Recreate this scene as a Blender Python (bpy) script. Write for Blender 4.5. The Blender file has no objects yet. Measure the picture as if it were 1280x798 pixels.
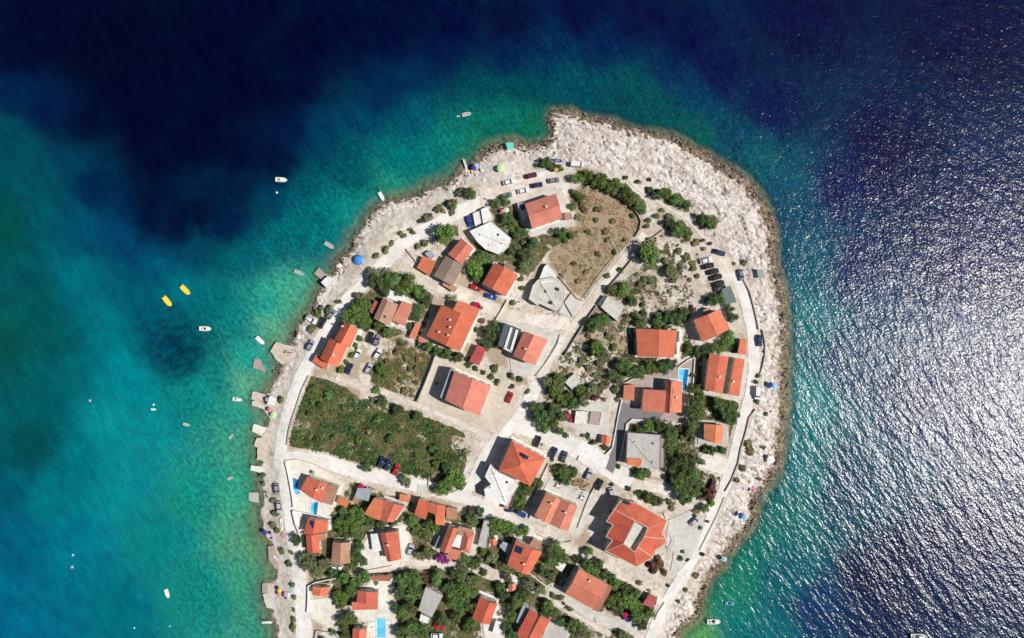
import bpy, math, random
import numpy as np
from mathutils import Vector, noise as mnoise
random.seed(7); RNG = np.random.default_rng(7)
SC = bpy.context.scene
COL = SC.collection
# ------------------------------------------------------------------ camera, sky, sun, exposure
S = 0.42            # metres per photo pixel at sea level
H = 345.0           # flying height above the sea
SUN_EL = 48.0       # degrees
SUN_AZ = -8.0      # direction TO the sun in plan, degrees from +x
cam_d = bpy.data.cameras.new('camera'); cam = bpy.data.objects.new('camera', cam_d); COL.objects.link(cam)
cam.location = (0, 0, H); cam.rotation_euler = (0, 0, 0)
cam_d.sensor_width = 36; cam_d.lens = 36*H/(1280*S); cam_d.clip_start = 1; cam_d.clip_end = 9000
SC.camera = cam
w = bpy.data.worlds.new('World'); SC.world = w; w.use_nodes = True
nt = w.node_tree; bg = nt.nodes['Background']
sky = nt.nodes.new('ShaderNodeTexSky'); sky.sky_type = 'NISHITA'; sky.sun_disc = False
sky.sun_elevation = math.radians(SUN_EL); sky.sun_rotation = math.radians(90-SUN_AZ); sky.air_density = 1.0; sky.dust_density = 0.6
nt.links.new(sky.outputs[0], bg.inputs[0]); bg.inputs[1].default_value = 0.05
sd = bpy.data.lights.new('sun', 'SUN'); sd.energy = 5.0; sd.angle = math.radians(0.55); sd.color = (1.0, 0.965, 0.915)
sun = bpy.data.objects.new('sun', sd); COL.objects.link(sun)
_e, _a = math.radians(SUN_EL), math.radians(SUN_AZ)
sv = Vector((math.cos(_e)*math.cos(_a), math.cos(_e)*math.sin(_a), math.sin(_e)))
sun.rotation_euler = sv.to_track_quat('Z', 'Y').to_euler(); sun.location = sv*300
SC.view_settings.view_transform = 'Standard'; SC.view_settings.look = 'None'
SC.view_settings.exposure = 0.0; SC.view_settings.gamma = 1.0; SC.view_settings.use_curve_mapping = False

# ------------------------------------------------------------------ plan helpers
def W(p, z=3.0):
    k = S*(H-z)/H
    return ((p[0]-640)*k, (399-p[1])*k)
def s2l(c):
    c = c/255.0
    return c/12.92 if c <= 0.04045 else ((c+0.055)/1.055)**2.4
def rgb(r, g, b): return (s2l(r), s2l(g), s2l(b))

# ------------------------------------------------------------------ materials
class NT:
    def __init__(s, name):
        s.m = bpy.data.materials.new(name); s.m.use_nodes = True; s.t = s.m.node_tree
        s.b = s.t.nodes['Principled BSDF']
    def n(s, typ, **k):
        x = s.t.nodes.new(typ)
        for a, v in k.items(): setattr(x, a, v)
        return x
    def l(s, a, b): s.t.links.new(a, b)
    def val(s, sock, v):
        if hasattr(v, 'is_output') or isinstance(v, bpy.types.NodeSocket): s.l(v, sock)
        else: sock.default_value = v
    def coord(s, which='Object', scale=(1, 1, 1), rot=0.0):
        c = s.n('ShaderNodeTexCoord'); mp = s.n('ShaderNodeMapping'); mp.inputs['Scale'].default_value = scale
        mp.inputs['Rotation'].default_value = (0, 0, rot); s.l(c.outputs[which], mp.inputs[0]); return mp.outputs[0]
    def pos(s, scale=(1, 1, 1), rot=0.0):
        c = s.n('ShaderNodeNewGeometry'); mp = s.n('ShaderNodeMapping'); mp.inputs['Scale'].default_value = scale
        mp.inputs['Rotation'].default_value = (0, 0, rot); s.l(c.outputs['Position'], mp.inputs[0]); return mp.outputs[0]
    def ani(s, deg, L):   # stretched along a direction in plan
        c = s.n('ShaderNodeNewGeometry'); mp = s.n('ShaderNodeMapping', vector_type='TEXTURE'); mp.inputs['Scale'].default_value = (L, 1, 1)
        mp.inputs['Rotation'].default_value = (0, 0, math.radians(deg)); s.l(c.outputs['Position'], mp.inputs[0]); return mp.outputs[0]
    def noise(s, vec, scale, detail=3, rough=0.55, dist=0.0):
        x = s.n('ShaderNodeTexNoise'); s.l(vec, x.inputs['Vector']); x.inputs['Scale'].default_value = scale
        x.inputs['Detail'].default_value = detail; x.inputs['Roughness'].default_value = rough; x.inputs['Distortion'].default_value = dist
        return x.outputs[0]
    def vor(s, vec, scale, feature='F1'):
        x = s.n('ShaderNodeTexVoronoi', feature=feature); s.l(vec, x.inputs['Vector']); x.inputs['Scale'].default_value = scale
        return x.outputs[0]
    def mr(s, v, a, b, c=0.0, d=1.0, smooth=False):
        x = s.n('ShaderNodeMapRange', interpolation_type='SMOOTHSTEP' if smooth else 'LINEAR'); s.val(x.inputs[0], v)
        for i, q in enumerate((a, b, c, d)): x.inputs[i+1].default_value = q
        return x.outputs[0]
    def mix(s, f, a, b, mode='MIX'):
        x = s.n('ShaderNodeMix', data_type='RGBA', blend_type=mode); s.val(x.inputs[0], f)
        for i, v in ((6, a), (7, b)):
            if isinstance(v, (tuple, list)): x.inputs[i].default_value = tuple(v)+(1,) if len(v) == 3 else v
            else: s.l(v, x.inputs[i])
        return x.outputs[2]
    def ma(s, op, a, b=0.0):
        x = s.n('ShaderNodeMath', operation=op); s.val(x.inputs[0], a); s.val(x.inputs[1], b); return x.outputs[0]
    def attr(s, name):
        x = s.n('ShaderNodeAttribute', attribute_name=name); return x
    def bump(s, h, strength=0.5, dist=0.05):
        x = s.n('ShaderNodeBump'); x.inputs['Strength'].default_value = strength; x.inputs['Distance'].default_value = dist
        s.l(h, x.inputs['Height']); s.l(x.outputs[0], s.b.inputs['Normal'])
    def fin(s, col, rough=0.8, spec=0.3):
        s.val(s.b.inputs['Base Color'], tuple(col)+(1,) if isinstance(col, (tuple, list)) else col)
        s.val(s.b.inputs['Roughness'], rough); s.b.inputs['Specular IOR Level'].default_value = spec
        return s.m
MATS = {}
def plain(name, c, rough=0.6, spec=0.4, var=0.18, scale=1.2, metal=0.0):
    if name in MATS: return MATS[name]
    t = NT(name); v = t.pos(); n = t.noise(v, scale, 4)
    dark = tuple(x*(1-var) for x in c); lite = tuple(min(.95, x*(1+var*.7)) for x in c)
    col = t.mix(t.mr(n, .3, .7), dark, lite); m = t.fin(col, rough, spec); t.b.inputs['Metallic'].default_value = metal
    MATS[name] = m; return m
def roof_mat(name, c, stain=0.35):
    t = NT(name); uv = t.n('ShaderNodeUVMap').outputs[0]; v = t.pos(); oi = t.n('ShaderNodeObjectInfo').outputs['Random']
    big = t.noise(v, .22, 4); sm = t.noise(v, 2.2, 3, .7)
    base = t.mix(t.mr(big, .35, .65), tuple(x*.84 for x in c), tuple(min(.95, x*1.1) for x in c))
    base = t.mix(t.mr(sm, .42, .70, 0, stain*1.5), base, (c[0]*.55, c[1]*.55+.01, c[2]*.6+.01))
    base = t.mix(t.mr(t.noise(v, 1.1, 2), .6, .75, 0, .35), base, (min(.9, c[0]*1.15), c[1]*1.5, c[2]*1.7))
    hsv = t.n('ShaderNodeHueSaturation'); t.l(base, hsv.inputs['Color']); ix = t.n('ShaderNodeObjectInfo').outputs['Object Index']; fr = lambda k: t.ma('FRACT', t.ma('MULTIPLY', ix, k)); t.l(t.mr(fr(.37), 0, 1, .90, 1.05), hsv.inputs['Value'])
    t.l(t.mr(fr(.61), 0, 1, .500, .509), hsv.inputs['Hue']); t.l(t.mr(fr(.23), 0, 1, .95, .80), hsv.inputs['Saturation'])
    wv = t.n('ShaderNodeTexWave', wave_type='BANDS', bands_direction='X'); wv.inputs['Scale'].default_value = .55
    t.l(uv, wv.inputs[0]); wv.inputs['Distortion'].default_value = .6
    w2 = t.n('ShaderNodeTexWave', wave_type='BANDS', bands_direction='Y'); w2.inputs['Scale'].default_value = .45
    t.l(uv, w2.inputs[0]); w2.inputs['Distortion'].default_value = .5
    col = t.mix(t.mr(wv.outputs[1], .0, .45, .16, 0), hsv.outputs[0], (c[0]*.4, c[1]*.4, c[2]*.4))
    col = t.mix(t.mr(w2.outputs[1], .0, .3, .10, 0), col, (c[0]*.4, c[1]*.4, c[2]*.4))
    t.bump(wv.outputs[1], .35, .05)
    MATS[name] = t.fin(col, .85, .2); return MATS[name]
roof_mat('coral', (.66, .128, .062)); roof_mat('red', (.60, .095, .045)); roof_mat('orange', (.70, .150, .045))
roof_mat('tan', (.50, .225, .135), .6); roof_mat('brown', (.33, .235, .175), .7); roof_mat('crimson', (.42, .03, .05), .15); roof_mat('brick', (.42, .12, .07), .6)
def roofish(name, c): 
    t = NT(name); v = t.pos(); n = t.noise(v, .5, 5, .65); n2 = t.noise(v, 3.5, 3, .6)
    col = t.mix(t.mr(n, .38, .66), c, tuple(x*.8 for x in c)); col = t.mix(t.mr(n2, .52, .75, 0, .45), col, tuple(x*.55 for x in c)); col = t.mix(t.mr(t.noise(v, .16, 4, .7), .50, .64, 0, .55), col, (c[0]*.72, c[1]*.66, c[2]*.56))
    MATS[name] = t.fin(col, .8, .25); return MATS[name]
roofish('white_roof', (.80, .79, .77)); roofish('grey_roof', (.50, .48, .45)); roofish('pale_slab', (.62, .59, .54)); roofish('beige_slab', (.62, .54, .44))
roofish('cream_slab', (.78, .74, .66)); roofish('asphalt_grey', (.21, .205, .21)); roofish('paver_pink', (.42, .34, .31)); roofish('dark_canopy', (.10, .12, .14))
roofish('blue_grey_sheet', (.34, .38, .43)); roofish('green_glass', (.16, .20, .19))
for n_, c_ in dict(wall_white=(.74, .72, .67), wall_cream=(.68, .60, .48), wall_grey=(.50, .48, .45), frame_white=(.72, .71, .69), wood=(.16, .09, .05),
                   white_paint=(.80, .80, .79), boat_blue=(.12, .28, .50), boat_yellow=(.82, .66, .06), boat_grey=(.50, .55, .62), bench=(.45, .42, .38),
                   dark=(.025, .025, .03), tyre=(.02, .02, .02), rim=(.42, .42, .43), stone=(.40, .35, .29), metal=(.35, .36, .38)).items():
    plain(n_, c_, .6 if n_ not in ('white_paint', 'boat_yellow', 'boat_blue', 'boat_grey') else .35)
def glassy(name, c, rough=.08):
    t = NT(name); n = t.noise(t.pos(), 1.5, 2); MATS[name] = t.fin(t.mix(n, c, tuple(x*.6 for x in c)), rough, .6); return MATS[name]
glassy('glass', (.03, .04, .05)); glassy('solar', (.03, .045, .10), .15)
def poolm(name, c, d):
    t = NT(name); v = t.pos(); n = t.noise(v, 1.2, 3); col = t.mix(t.mr(t.noise(v, .25, 2), .45, .55), c, d)
    t.bump(n, .25, .1); MATS[name] = t.fin(col, .08, .5); return MATS[name]
poolm('pool_light', (.10, .50, .72), (.18, .60, .78)); poolm('pool_deep', (.01, .14, .38), (.02, .22, .45))
def paint(name, c, rough=.25):
    t = NT('paint_'+name); n = t.noise(t.pos(), 3.0, 2); m = t.fin(t.mix(n, tuple(x*.9 for x in c), c), rough, .5)
    t.b.inputs['Coat Weight'].default_value = .4; t.b.inputs['Coat Roughness'].default_value = .08; MATS['p_'+name] = m
for n_, c_ in dict(white=(.78, .78, .79), black=(.018, .018, .022), navy=(.018, .03, .10), grey=(.20, .22, .25), silver=(.46, .48, .52), red=(.50, .015, .02),
                   maroon=(.14, .02, .035), green=(.07, .10, .09), blue=(.02, .06, .35), lilac=(.30, .29, .36)).items(): paint(n_, c_)
for n_, c_ in dict(c_blue=(.06, .24, .55), c_navy=(.04, .05, .28), c_white=(.80, .80, .80), c_teal=(.16, .58, .48), c_green=(.48, .72, .34), c_pink=(.62, .22, .28),
                   c_red=(.60, .03, .05), c_yellow=(.85, .55, .12), c_lightblue=(.30, .52, .68), c_crimson=(.45, .01, .06), c_lilac=(.40, .36, .58), c_orange=(.75, .30, .12), c_grey=(.30, .33, .30)).items():
    plain(n_, c_, .8, .2, .08)
def leafm(name, c, d, hue=.015):
    t = NT(name); v = t.pos(); n = t.noise(v, .55, 3, .6); oi = t.n('ShaderNodeObjectInfo').outputs['Random']
    col = t.mix(t.mr(n, .35, .68), d, c); col = t.mix(t.mr(t.noise(v, 3.2, 2), .55, .8, 0, .6), col, tuple(min(1, x*1.7) for x in c))
    hsv = t.n('ShaderNodeHueSaturation'); t.l(col, hsv.inputs['Color']); t.l(t.mr(oi, 0, 1, .88, 1.55), hsv.inputs['Value']); t.l(t.mr(oi, 0, 1, .5-hue, .5+hue), hsv.inputs['Hue'])
    MATS[name] = t.fin(hsv.outputs[0], .7, .25); return MATS[name]
leafm('leaf_bright', (.125, .190, .040), (.058, .105, .022)); leafm('leaf_dark', (.078, .122, .036), (.036, .064, .022), .03); leafm('leaf_olive', (.170, .185, .085), (.080, .098, .045))
leafm('leaf_dry', (.25, .19, .08), (.12, .095, .04)); leafm('leaf_purple', (.28, .04, .26), (.13, .02, .10)); leafm('leaf_maroon', (.17, .07, .055), (.08, .04, .03)); leafm('leaf_palm', (.16, .19, .085), (.07, .095, .04))
leafm('leaf_mid', (.112, .165, .040), (.052, .088, .024), .03); plain('bark', (.14, .10, .07), .9)
leafm('grass_field', (.130, .170, .048), (.058, .085, .024)); leafm('grass_dry', (.40, .29, .16), (.22, .16, .08)); leafm('rubble', (.42, .37, .31), (.28, .24, .20), .01)
# ------------------------------------------------------------------ mesh builders
ORG = {}
class MB:
    def __init__(s): s.v = []; s.f = []; s.uv = {}
    def poly(s, pts, uvs=None):
        b = len(s.v); s.v += [tuple(p) for p in pts]; s.f.append(tuple(range(b, b+len(pts))))
        if uvs: s.uv[len(s.f)-1] = uvs
        return s
    def prism(s, poly, z0, z1):
        if callable(z0) is False: zb = [z0]*len(poly)
        else: zb = [z0(*p) for p in poly]
        zt = [z1]*len(poly) if not callable(z1) else [z1(*p) for p in poly]
        a = sum(poly[i][0]*poly[(i+1) % len(poly)][1]-poly[(i+1) % len(poly)][0]*poly[i][1] for i in range(len(poly)))
        if a < 0: poly = poly[::-1]; zb = zb[::-1]; zt = zt[::-1]
        n = len(poly); b = len(s.v)
        s.v += [(p[0], p[1], z) for p, z in zip(poly, zb)]+[(p[0], p[1], z) for p, z in zip(poly, zt)]
        s.f.append(tuple(range(b+n-1, b-1, -1))); s.f.append(tuple(range(b+n, b+2*n)))
        for i in range(n):
            j = (i+1) % n; s.f.append((b+i, b+j, b+n+j, b+n+i))
        return s
    def box(s, cx, cy, z0, z1, lx, ly, a=0.0):
        c, q = math.cos(a), math.sin(a)
        P = [(cx+c*x-q*y, cy+q*x+c*y) for x, y in ((-lx/2, -ly/2), (lx/2, -ly/2), (lx/2, ly/2), (-lx/2, ly/2))]
        return s.prism(P, z0, z1)
    def tube(s, p, q, r0, r1=None, n=7):
        r1 = r0 if r1 is None else r1; p, q = Vector(p), Vector(q); d = (q-p).normalized()
        u = d.orthogonal().normalized(); w_ = d.cross(u); b = len(s.v)
        for (c, r) in ((p, r0), (q, r1)):
            for i in range(n):
                t = 2*math.pi*i/n; s.v.append(tuple(c+u*math.cos(t)*r+w_*math.sin(t)*r))
        for i in range(n):
            j = (i+1) % n; s.f.append((b+i, b+j, b+n+j, b+n+i))
        s.f.append(tuple(range(b+n-1, b-1, -1))); s.f.append(tuple(range(b+n, b+2*n))); return s
    def mesh(s, name, mat, org=(0, 0, 0), smooth=False):
        me = bpy.data.meshes.new(name); me.from_pydata([(x-org[0], y-org[1], z-org[2]) for x, y, z in s.v], [], s.f)
        if s.uv:
            L = me.uv_layers.new(name='UVMap')
            for i, uvs in s.uv.items():
                p = me.polygons[i]
                for k, li in enumerate(p.loop_indices): L.data[li].uv = uvs[k]
        me.materials.append(MATS[mat] if isinstance(mat, str) else mat)
        if smooth:
            for p in me.polygons: p.use_smooth = True
        me.update(); return me
    def build(s, name, mat, parent=None, org=None, smooth=False, raw=False):
        if parent is not None: og = (0, 0, 0) if raw else ORG.get(parent.name, (0, 0, 0))
        else: og = org or (0, 0, 0)
        o = bpy.data.objects.new(name, s.mesh(name, mat, og, smooth)); COL.objects.link(o)
        if parent is not None: o.parent = parent; ORG[o.name] = og
        else: o.location = og; ORG[o.name] = og
        return o
def empty(name, loc, rz=0.0):
    o = bpy.data.objects.new(name, None); COL.objects.link(o); o.location = loc; o.rotation_euler = (0, 0, rz); o.empty_display_size = .5
    ORG[o.name] = tuple(loc); return o
def tag(o, label=None, cat=None, group=None, kind=None):
    if label: o['label'] = label
    if cat: o['category'] = cat
    if group: o['group'] = group
    if kind: o['kind'] = kind
    return o
def copy_tree(o, parent=None):
    c = o.copy(); COL.objects.link(c)
    if parent is not None: c.parent = parent
    for ch in o.children: copy_tree(ch, c)
    return c
def inset(poly, d):
    n = len(poly); a = sum(poly[i][0]*poly[(i+1) % n][1]-poly[(i+1) % n][0]*poly[i][1] for i in range(n)); sg = 1 if a > 0 else -1
    out = []
    for i in range(n):
        p0, p1, p2 = Vector(poly[i-1]), Vector(poly[i]), Vector(poly[(i+1) % n])
        e1, e2 = (p1-p0).normalized(), (p2-p1).normalized()
        n1, n2 = Vector((-e1.y, e1.x))*sg, Vector((-e2.y, e2.x))*sg
        m = (n1+n2); k = max(.35, 1+n1.dot(n2)); out.append(tuple(p1+m*(d/k)))
    return out
def lerp(a, b, t): return tuple(a[i]+(b[i]-a[i])*t for i in range(len(a)))
# ------------------------------------------------------------------ island: distance field, heights, zones
ISL = [(690,138),(712,137),(735,145),(755,148),(775,154),(790,160),(815,165),(835,168),(850,172),(865,180),(880,188),(900,200),(915,208),(930,219),(945,233),(955,246),(964,262),(971,285),(972,310),(975,335),(980,350),(983,370),(986,395),(987,420),(988,450),(987,480),(987,510),(984,540),(980,570),(975,592),(965,608),(953,622),(948,640),(944,656),(938,666),(925,680),(915,694),(910,708),(900,716),(892,724),(887,740),(881,752),(879,768),(873,778),(858,786),(850,798),(845,830),(840,900),(850,1000),(350,1000),(344,900),(344,820),(342,798),(342,786),(336,775),(334,763),(329,752),(328,730),(338,728),(340,722),(341,712),(337,705),(336,690),(334,682),(328,673),(324,668),(323,655),(323,640),(324,625),(323,600),(322,590),(322,577),(321,560),(320,552),(321,540),(331,535),(334,522),(327,512),(321,505),(324,497),(333,490),(338,478),(344,468),(347,455),(345,442),(344,432),(358,435),(362,425),(364,412),(372,402),(384,386),(394,368),(400,356),(404,345),(413,340),(416,330),(424,318),(433,310),(437,300),(445,290),(451,282),(456,272),(464,262),(476,254),(486,248),(500,246),(515,243),(530,235),(545,229),(558,226),(567,218),(574,210),(580,206),(588,206),(597,197),(608,184),(620,179),(630,177),(640,175),(652,178),(664,182),(678,178),(688,170),(690,160),(685,150)]
X0, X1, Y0, Y1, ST = 268, 1040, 104, 1000, 1.2
gx = np.arange(X0, X1, ST); gy = np.arange(Y0, Y1, ST); PX, PY = np.meshgrid(gx, gy)
def vnoise(x, y, seed=0):
    xi = np.floor(x).astype(np.int64); yi = np.floor(y).astype(np.int64); fx = x-xi; fy = y-yi
    def h(a, b):
        n = (a*374761393+b*668265263+seed*1442695041) & 0x7fffffff; n = ((n ^ (n >> 13))*1274126177) & 0x7fffffff; return ((n ^ (n >> 16)) & 0xffff)/65535.0
    u = fx*fx*(3-2*fx); v = fy*fy*(3-2*fy)
    return (h(xi, yi)*(1-u)+h(xi+1, yi)*u)*(1-v)+(h(xi, yi+1)*(1-u)+h(xi+1, yi+1)*u)*v
def fbm(x, y, sc, oct=4, seed=0):
    t = np.zeros_like(x); a = .5; f = 1/sc
    for i in range(oct): t += a*vnoise(x*f+17.3*i, y*f-9.1*i, seed+i); a *= .5; f *= 2.03
    return t
def sdist(poly, X, Y):   # + inside
    d2 = np.full(X.shape, 1e12); ins = np.zeros(X.shape, bool); n = len(poly)
    for i in range(n):
        x1, y1 = poly[i]; x2, y2 = poly[(i+1) % n]; dx, dy = x2-x1, y2-y1
        t = np.clip(((X-x1)*dx+(Y-y1)*dy)/(dx*dx+dy*dy+1e-9), 0, 1)
        d2 = np.minimum(d2, (X-x1-t*dx)**2+(Y-y1-t*dy)**2)
        c = ((y1 > Y) != (y2 > Y)); xs = x1+(Y-y1)*dx/(dy if abs(dy) > 1e-9 else 1e-9); ins ^= (c & (X < xs))
    return np.where(ins, 1, -1)*np.sqrt(d2)
def smooth(v, a, b):
    t = np.clip((v-a)/(b-a), 0, 1); return t*t*(3-2*t)
SD = sdist(ISL, PX, PY)
jag = (fbm(PX, PY, 9, 4, 3)-.47)*8+(fbm(PX, PY, 3.6, 2, 8)-.47)*(2.5+4.5*smooth(PX, 760, 880))
SDJ = SD+jag
def baseh(sd): return np.where(sd > 0, .2+.9*smooth(sd, 0, 5)+1.9*smooth(sd, 4, 34), -np.minimum(6, .09*(-sd)+.004*(sd*sd)))
GB = baseh(SDJ)
def gz(x, y, raw=False):    # ground height under a world point (z~3 assumed for the unprojection)
    k = S*(H-3)/H; px = x/k+640; py = 399-y/k
    i = min(max((px-X0)/ST, 0), len(gx)-1.001); j = min(max((py-Y0)/ST, 0), len(gy)-1.001)
    a, b = int(i), int(j); u, v = i-a, j-b
    return float((GB[b, a]*(1-u)+GB[b, a+1]*u)*(1-v)+(GB[b+1, a]*(1-u)+GB[b+1, a+1]*u)*v)
# ------------------------------------------------------------------ zones and roads (photo-plan coordinates)
ROADS = [  # name, width px, points, material
 ('road', 20, [(378,1000),(381,850),(380,800),(378,750),(371,705),(365,650),(357,600),(350,575)], 'road'),
 ('road', 17, [(350,575),(352,545),(360,515),(370,488),(380,462),(394,438),(408,412),(420,392),(436,374),(452,358),(470,338),(488,322),(502,304),(520,292),(540,285),(562,270),(592,257),(622,245),(648,233),(680,222),(705,214)], 'road'),
 ('road', 17, [(350,575),(375,572),(400,575),(450,591),(490,600),(540,611),(575,620),(610,636),(640,654),(665,668)], 'road'),
 ('road', 10, [(665,668),(700,679),(715,687),(740,700),(770,720),(800,737),(826,752)], 'path'),
 ('road', 16, [(575,622),(592,600),(606,572),(622,548),(648,525),(662,500),(672,478)], 'road'),
 ('road', 9, [(672,478),(686,452),(702,426),(726,394),(750,362),(770,335),(788,312),(806,292)], 'path'),
 ('road', 26, [(640,530),(668,535),(700,550),(735,568),(765,588),(790,604)], 'road'),
 ('road', 13, [(790,604),(830,612),(855,625),(888,640)], 'path'),
 ('road', 15, [(500,330),(520,345),(545,358),(575,368),(600,380),(625,392),(655,398),(690,404),(712,405)], 'path'),
 ('road', 24, [(888,318),(905,330),(915,350),(924,372)], 'path'),
 ('road', 14, [(918,340),(928,365),(936,395),(941,425),(943,460),(938,490),(930,520),(922,550),(914,585),(901,620),(888,650),(874,685),(858,712),(840,740),(822,775),(808,810),(800,850)], 'road'),
 ('path', 6, [(420,472),(450,482),(480,493),(520,506),(560,522),(606,544)], 'path'),
 ('road', 10, [(445,716),(480,708),(510,703),(560,704),(600,712),(625,722)], 'path'),
 ('path', 3, [(640,722),(670,738),(700,757),(730,775),(760,792)], 'path'),
 ('road', 24, [(600,248),(640,243),(680,232),(712,225)], 'path'),
 ('path', 2.5, [(782,222),(800,240),(822,252),(840,264),(856,272),(872,290),(890,308)], 'path'),
]
TERR = [ # paved yards: points, material
 ([(644,252),(700,234),(719,272),(717,280),(664,293)], 'pale_slab'), ([(542,446),(592,453),(640,480),(652,492),(640,522),(622,543),(560,520),(523,504)], 'beige_slab'),
 ([(688,596),(749,622),(722,670),(660,648)], 'pale_slab'), ([(779,478),(800,468),(848,456),(866,446),(868,470),(856,530),(838,528),(800,518),(779,512)], 'paver_pink'),
 ([(776,503),(832,514),(822,525),(790,525),(783,532),(773,575),(766,592),(757,586),(768,556),(774,520)], 'asphalt_grey'),
 ([(358,573),(375,571),(390,580),(430,603),(424,625),(412,640),(402,652),(374,645),(367,625),(360,597)], 'cream_slab'),
 ([(836,650),(862,638),(882,655),(864,698),(846,718),(838,714),(842,690),(832,682)], 'pale_slab'),
 ([(450,688),(463,666),(505,655),(516,690),(510,701),(451,712)], 'cream_slab'), ([(386,750),(412,747),(420,766),(427,786),(404,780),(388,772)], 'cream_slab'),
 ([(461,726),(490,723),(492,770),(496,800),(463,802),(460,776),(420,766),(440,758)], 'cream_slab'), ([(877,568),(888,565),(911,575),(904,593),(872,584)], 'cream_slab'),
 ([(684,736),(690,732),(745,768),(738,776)], 'pale_slab'), ([(742,766),(802,782),(796,792),(745,779)], 'pale_slab'), ([(686,774),(713,784),(704,806),(676,802)], 'grey_roof'),
 ([(716,504),(762,502),(758,546),(738,546),(700,526)], 'pale_slab'), ([(600,756),(632,758),(626,800),(606,798)], 'cream_slab'),
 ([(522,606),(552,609),(556,620),(522,618)], 'pale_slab'), ([(486,361),(505,372),(520,382),(514,412),(496,408),(488,378)], 'cream_slab'), ([(660,404),(700,418),(672,468),(640,470),(630,404)], 'pale_slab'),
 ([(870,384),(912,376),(920,412),(886,436),(868,430)], 'pale_slab'), ([(840,412),(852,412),(848,448),(824,450)], 'cream_slab'), ([(872,528),(908,530),(908,556),(872,556)], 'grey_roof'),
 ([(882,440),(936,446),(926,500),(878,490)], 'pale_slab'), ([(608,600),(648,608),(632,640),(604,625)], 'cream_slab'), ([(545,652),(598,664),(590,700),(545,692)], 'pale_slab'),
]
Z_FIELD = [(388,470),(420,480),(450,497),(490,508),(540,524),(580,542),(590,562),(578,590),(566,614),(540,610),(510,598),(470,584),(440,578),(400,566),(360,558),(361,535),(374,495)]
Z_DRY = [(710,232),(745,230),(775,248),(800,272),(797,292),(772,322),(747,352),(732,376),(715,366),(700,345),(684,322),(698,300),(712,270)]
Z_WEED = [(475,428),(500,420),(542,446),(522,500),(490,492),(464,480),(462,452)]
Z_MID = [(700,440),(725,405),(760,375),(795,335),(835,325),(860,345),(872,380),(860,405),(795,408),(790,452),(745,500),(690,520),(676,490)]
Z_PALEFLAT = [(850,350),(880,355),(892,372),(865,390),(845,385),(820,360),(830,345)]
Z_NECK = [(800,290),(870,300),(880,320),(850,345),(815,340)]
Z_GARD = [(400,640),(440,600),(470,612),(575,640),(640,665),(720,690),(820,752),(790,800),(770,1000),(430,1000),(420,760),(372,700),(378,660),(410,660)]
Z_EGARD = [(775,455),(795,408),(855,405),(872,440),(925,425),(930,500),(905,610),(885,640),(830,612),(835,545),(800,528),(865,520),(866,450)]
Z_VILN = [(470,340),(530,350),(545,365),(525,420),(480,420),(440,400),(430,385)]
Z_VILN2 = [(600,260),(650,255),(665,295),(720,290),(690,310),(660,350),(590,350),(590,320)]
PROAD = [(330,700),(395,700),(395,800),(335,800)]
# masks on the grid
def zm(poly, e=3.0, nz=10, sc=14, seed=0): return smooth(sdist(poly, PX, PY)+(fbm(PX, PY, sc, 3, 50+seed)-.45)*nz, -e, e)
roadm = np.zeros_like(PX)
for _, wd, pts, _m in ROADS:
    wd *= .93; d = np.full(PX.shape, 1e9)
    for (x1, y1), (x2, y2) in zip(pts[:-1], pts[1:]):
        dx, dy = x2-x1, y2-y1; t = np.clip(((PX-x1)*dx+(PY-y1)*dy)/(dx*dx+dy*dy), 0, 1); d = np.minimum(d, np.hypot(PX-x1-t*dx, PY-y1-t*dy))
    roadm = np.maximum(roadm, 1-smooth(d-wd/2, 1.5, 5))
for pts, _m in TERR: roadm = np.maximum(roadm, smooth(sdist(pts, PX, PY), -5, -1.5))
Z_ROCKN = [(640,170),(690,130),(1040,130),(1040,640),(960,720),(900,800),(850,820),(822,798),(860,730),(915,600),(945,480),(940,400),(900,320),(880,290),(820,240),(780,212),(720,205),(640,190)]
rock = zm(Z_ROCKN, 4, 12)*(1-roadm)
rim = (1-smooth(SDJ, 9, 24))*(1-roadm)
rockW = np.clip(rim*.8, 0, 1)
rocky = np.maximum(rock, rockW*smooth(480-PY+20, 0, 60)+rockW*.35)
east = smooth(PX, 800, 900)
wet = 1-smooth(SDJ+(fbm(PX, PY, 5, 3, 61)-.45)*(9+13*east), 1.5+4.5*east, 5+9*east)
wet = np.maximum(wet, .36*(1-smooth(SDJ, 9, 34))*np.maximum(east, .4*rocky))
field = zm(Z_FIELD, 2, 5); dry = zm(Z_DRY, 3, 9, seed=2); weed = zm(Z_WEED, 3, 10, seed=3); mid = zm(Z_MID, 5, 22, seed=4)
gard = np.maximum.reduce([zm(Z_GARD, 4, 12, seed=5), zm(Z_EGARD, 4, 12, seed=6), zm(Z_VILN, 3, 10, seed=7), zm(Z_VILN2, 3, 10, seed=8)])
patch = fbm(PX, PY, 22, 4, 31); p2 = fbm(PX, PY, 7, 4, 77)
green = np.clip(field*(.45+1.3*smooth(patch, .34, .50))+gard*(.45+.6*smooth(p2, .33, .55))+weed*smooth(patch, .46, .56)*.8+mid*smooth(p2, .46, .60)*.75, 0, 1)
drym = np.clip(dry+weed*.8*smooth(p2, .35, .5)+mid*.6*smooth(patch, .42, .55)+field*.35+.75*smooth(fbm(PX, PY, 26, 4, 131), .50, .60)*(1-rocky)*smooth(SDJ, 20, 40), 0, 1)
green *= 1-np.clip(zm(Z_PALEFLAT, 3, 8), 0, 1); drym *= 1-zm(Z_PALEFLAT, 3, 8)
bare = zm([(566,545),(590,548),(604,556),(596,590),(575,575),(564,560)], 3, 6); green *= 1-bare; drym *= 1-bare
for m_ in (green, drym): m_ *= (1-roadm*.9)
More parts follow.
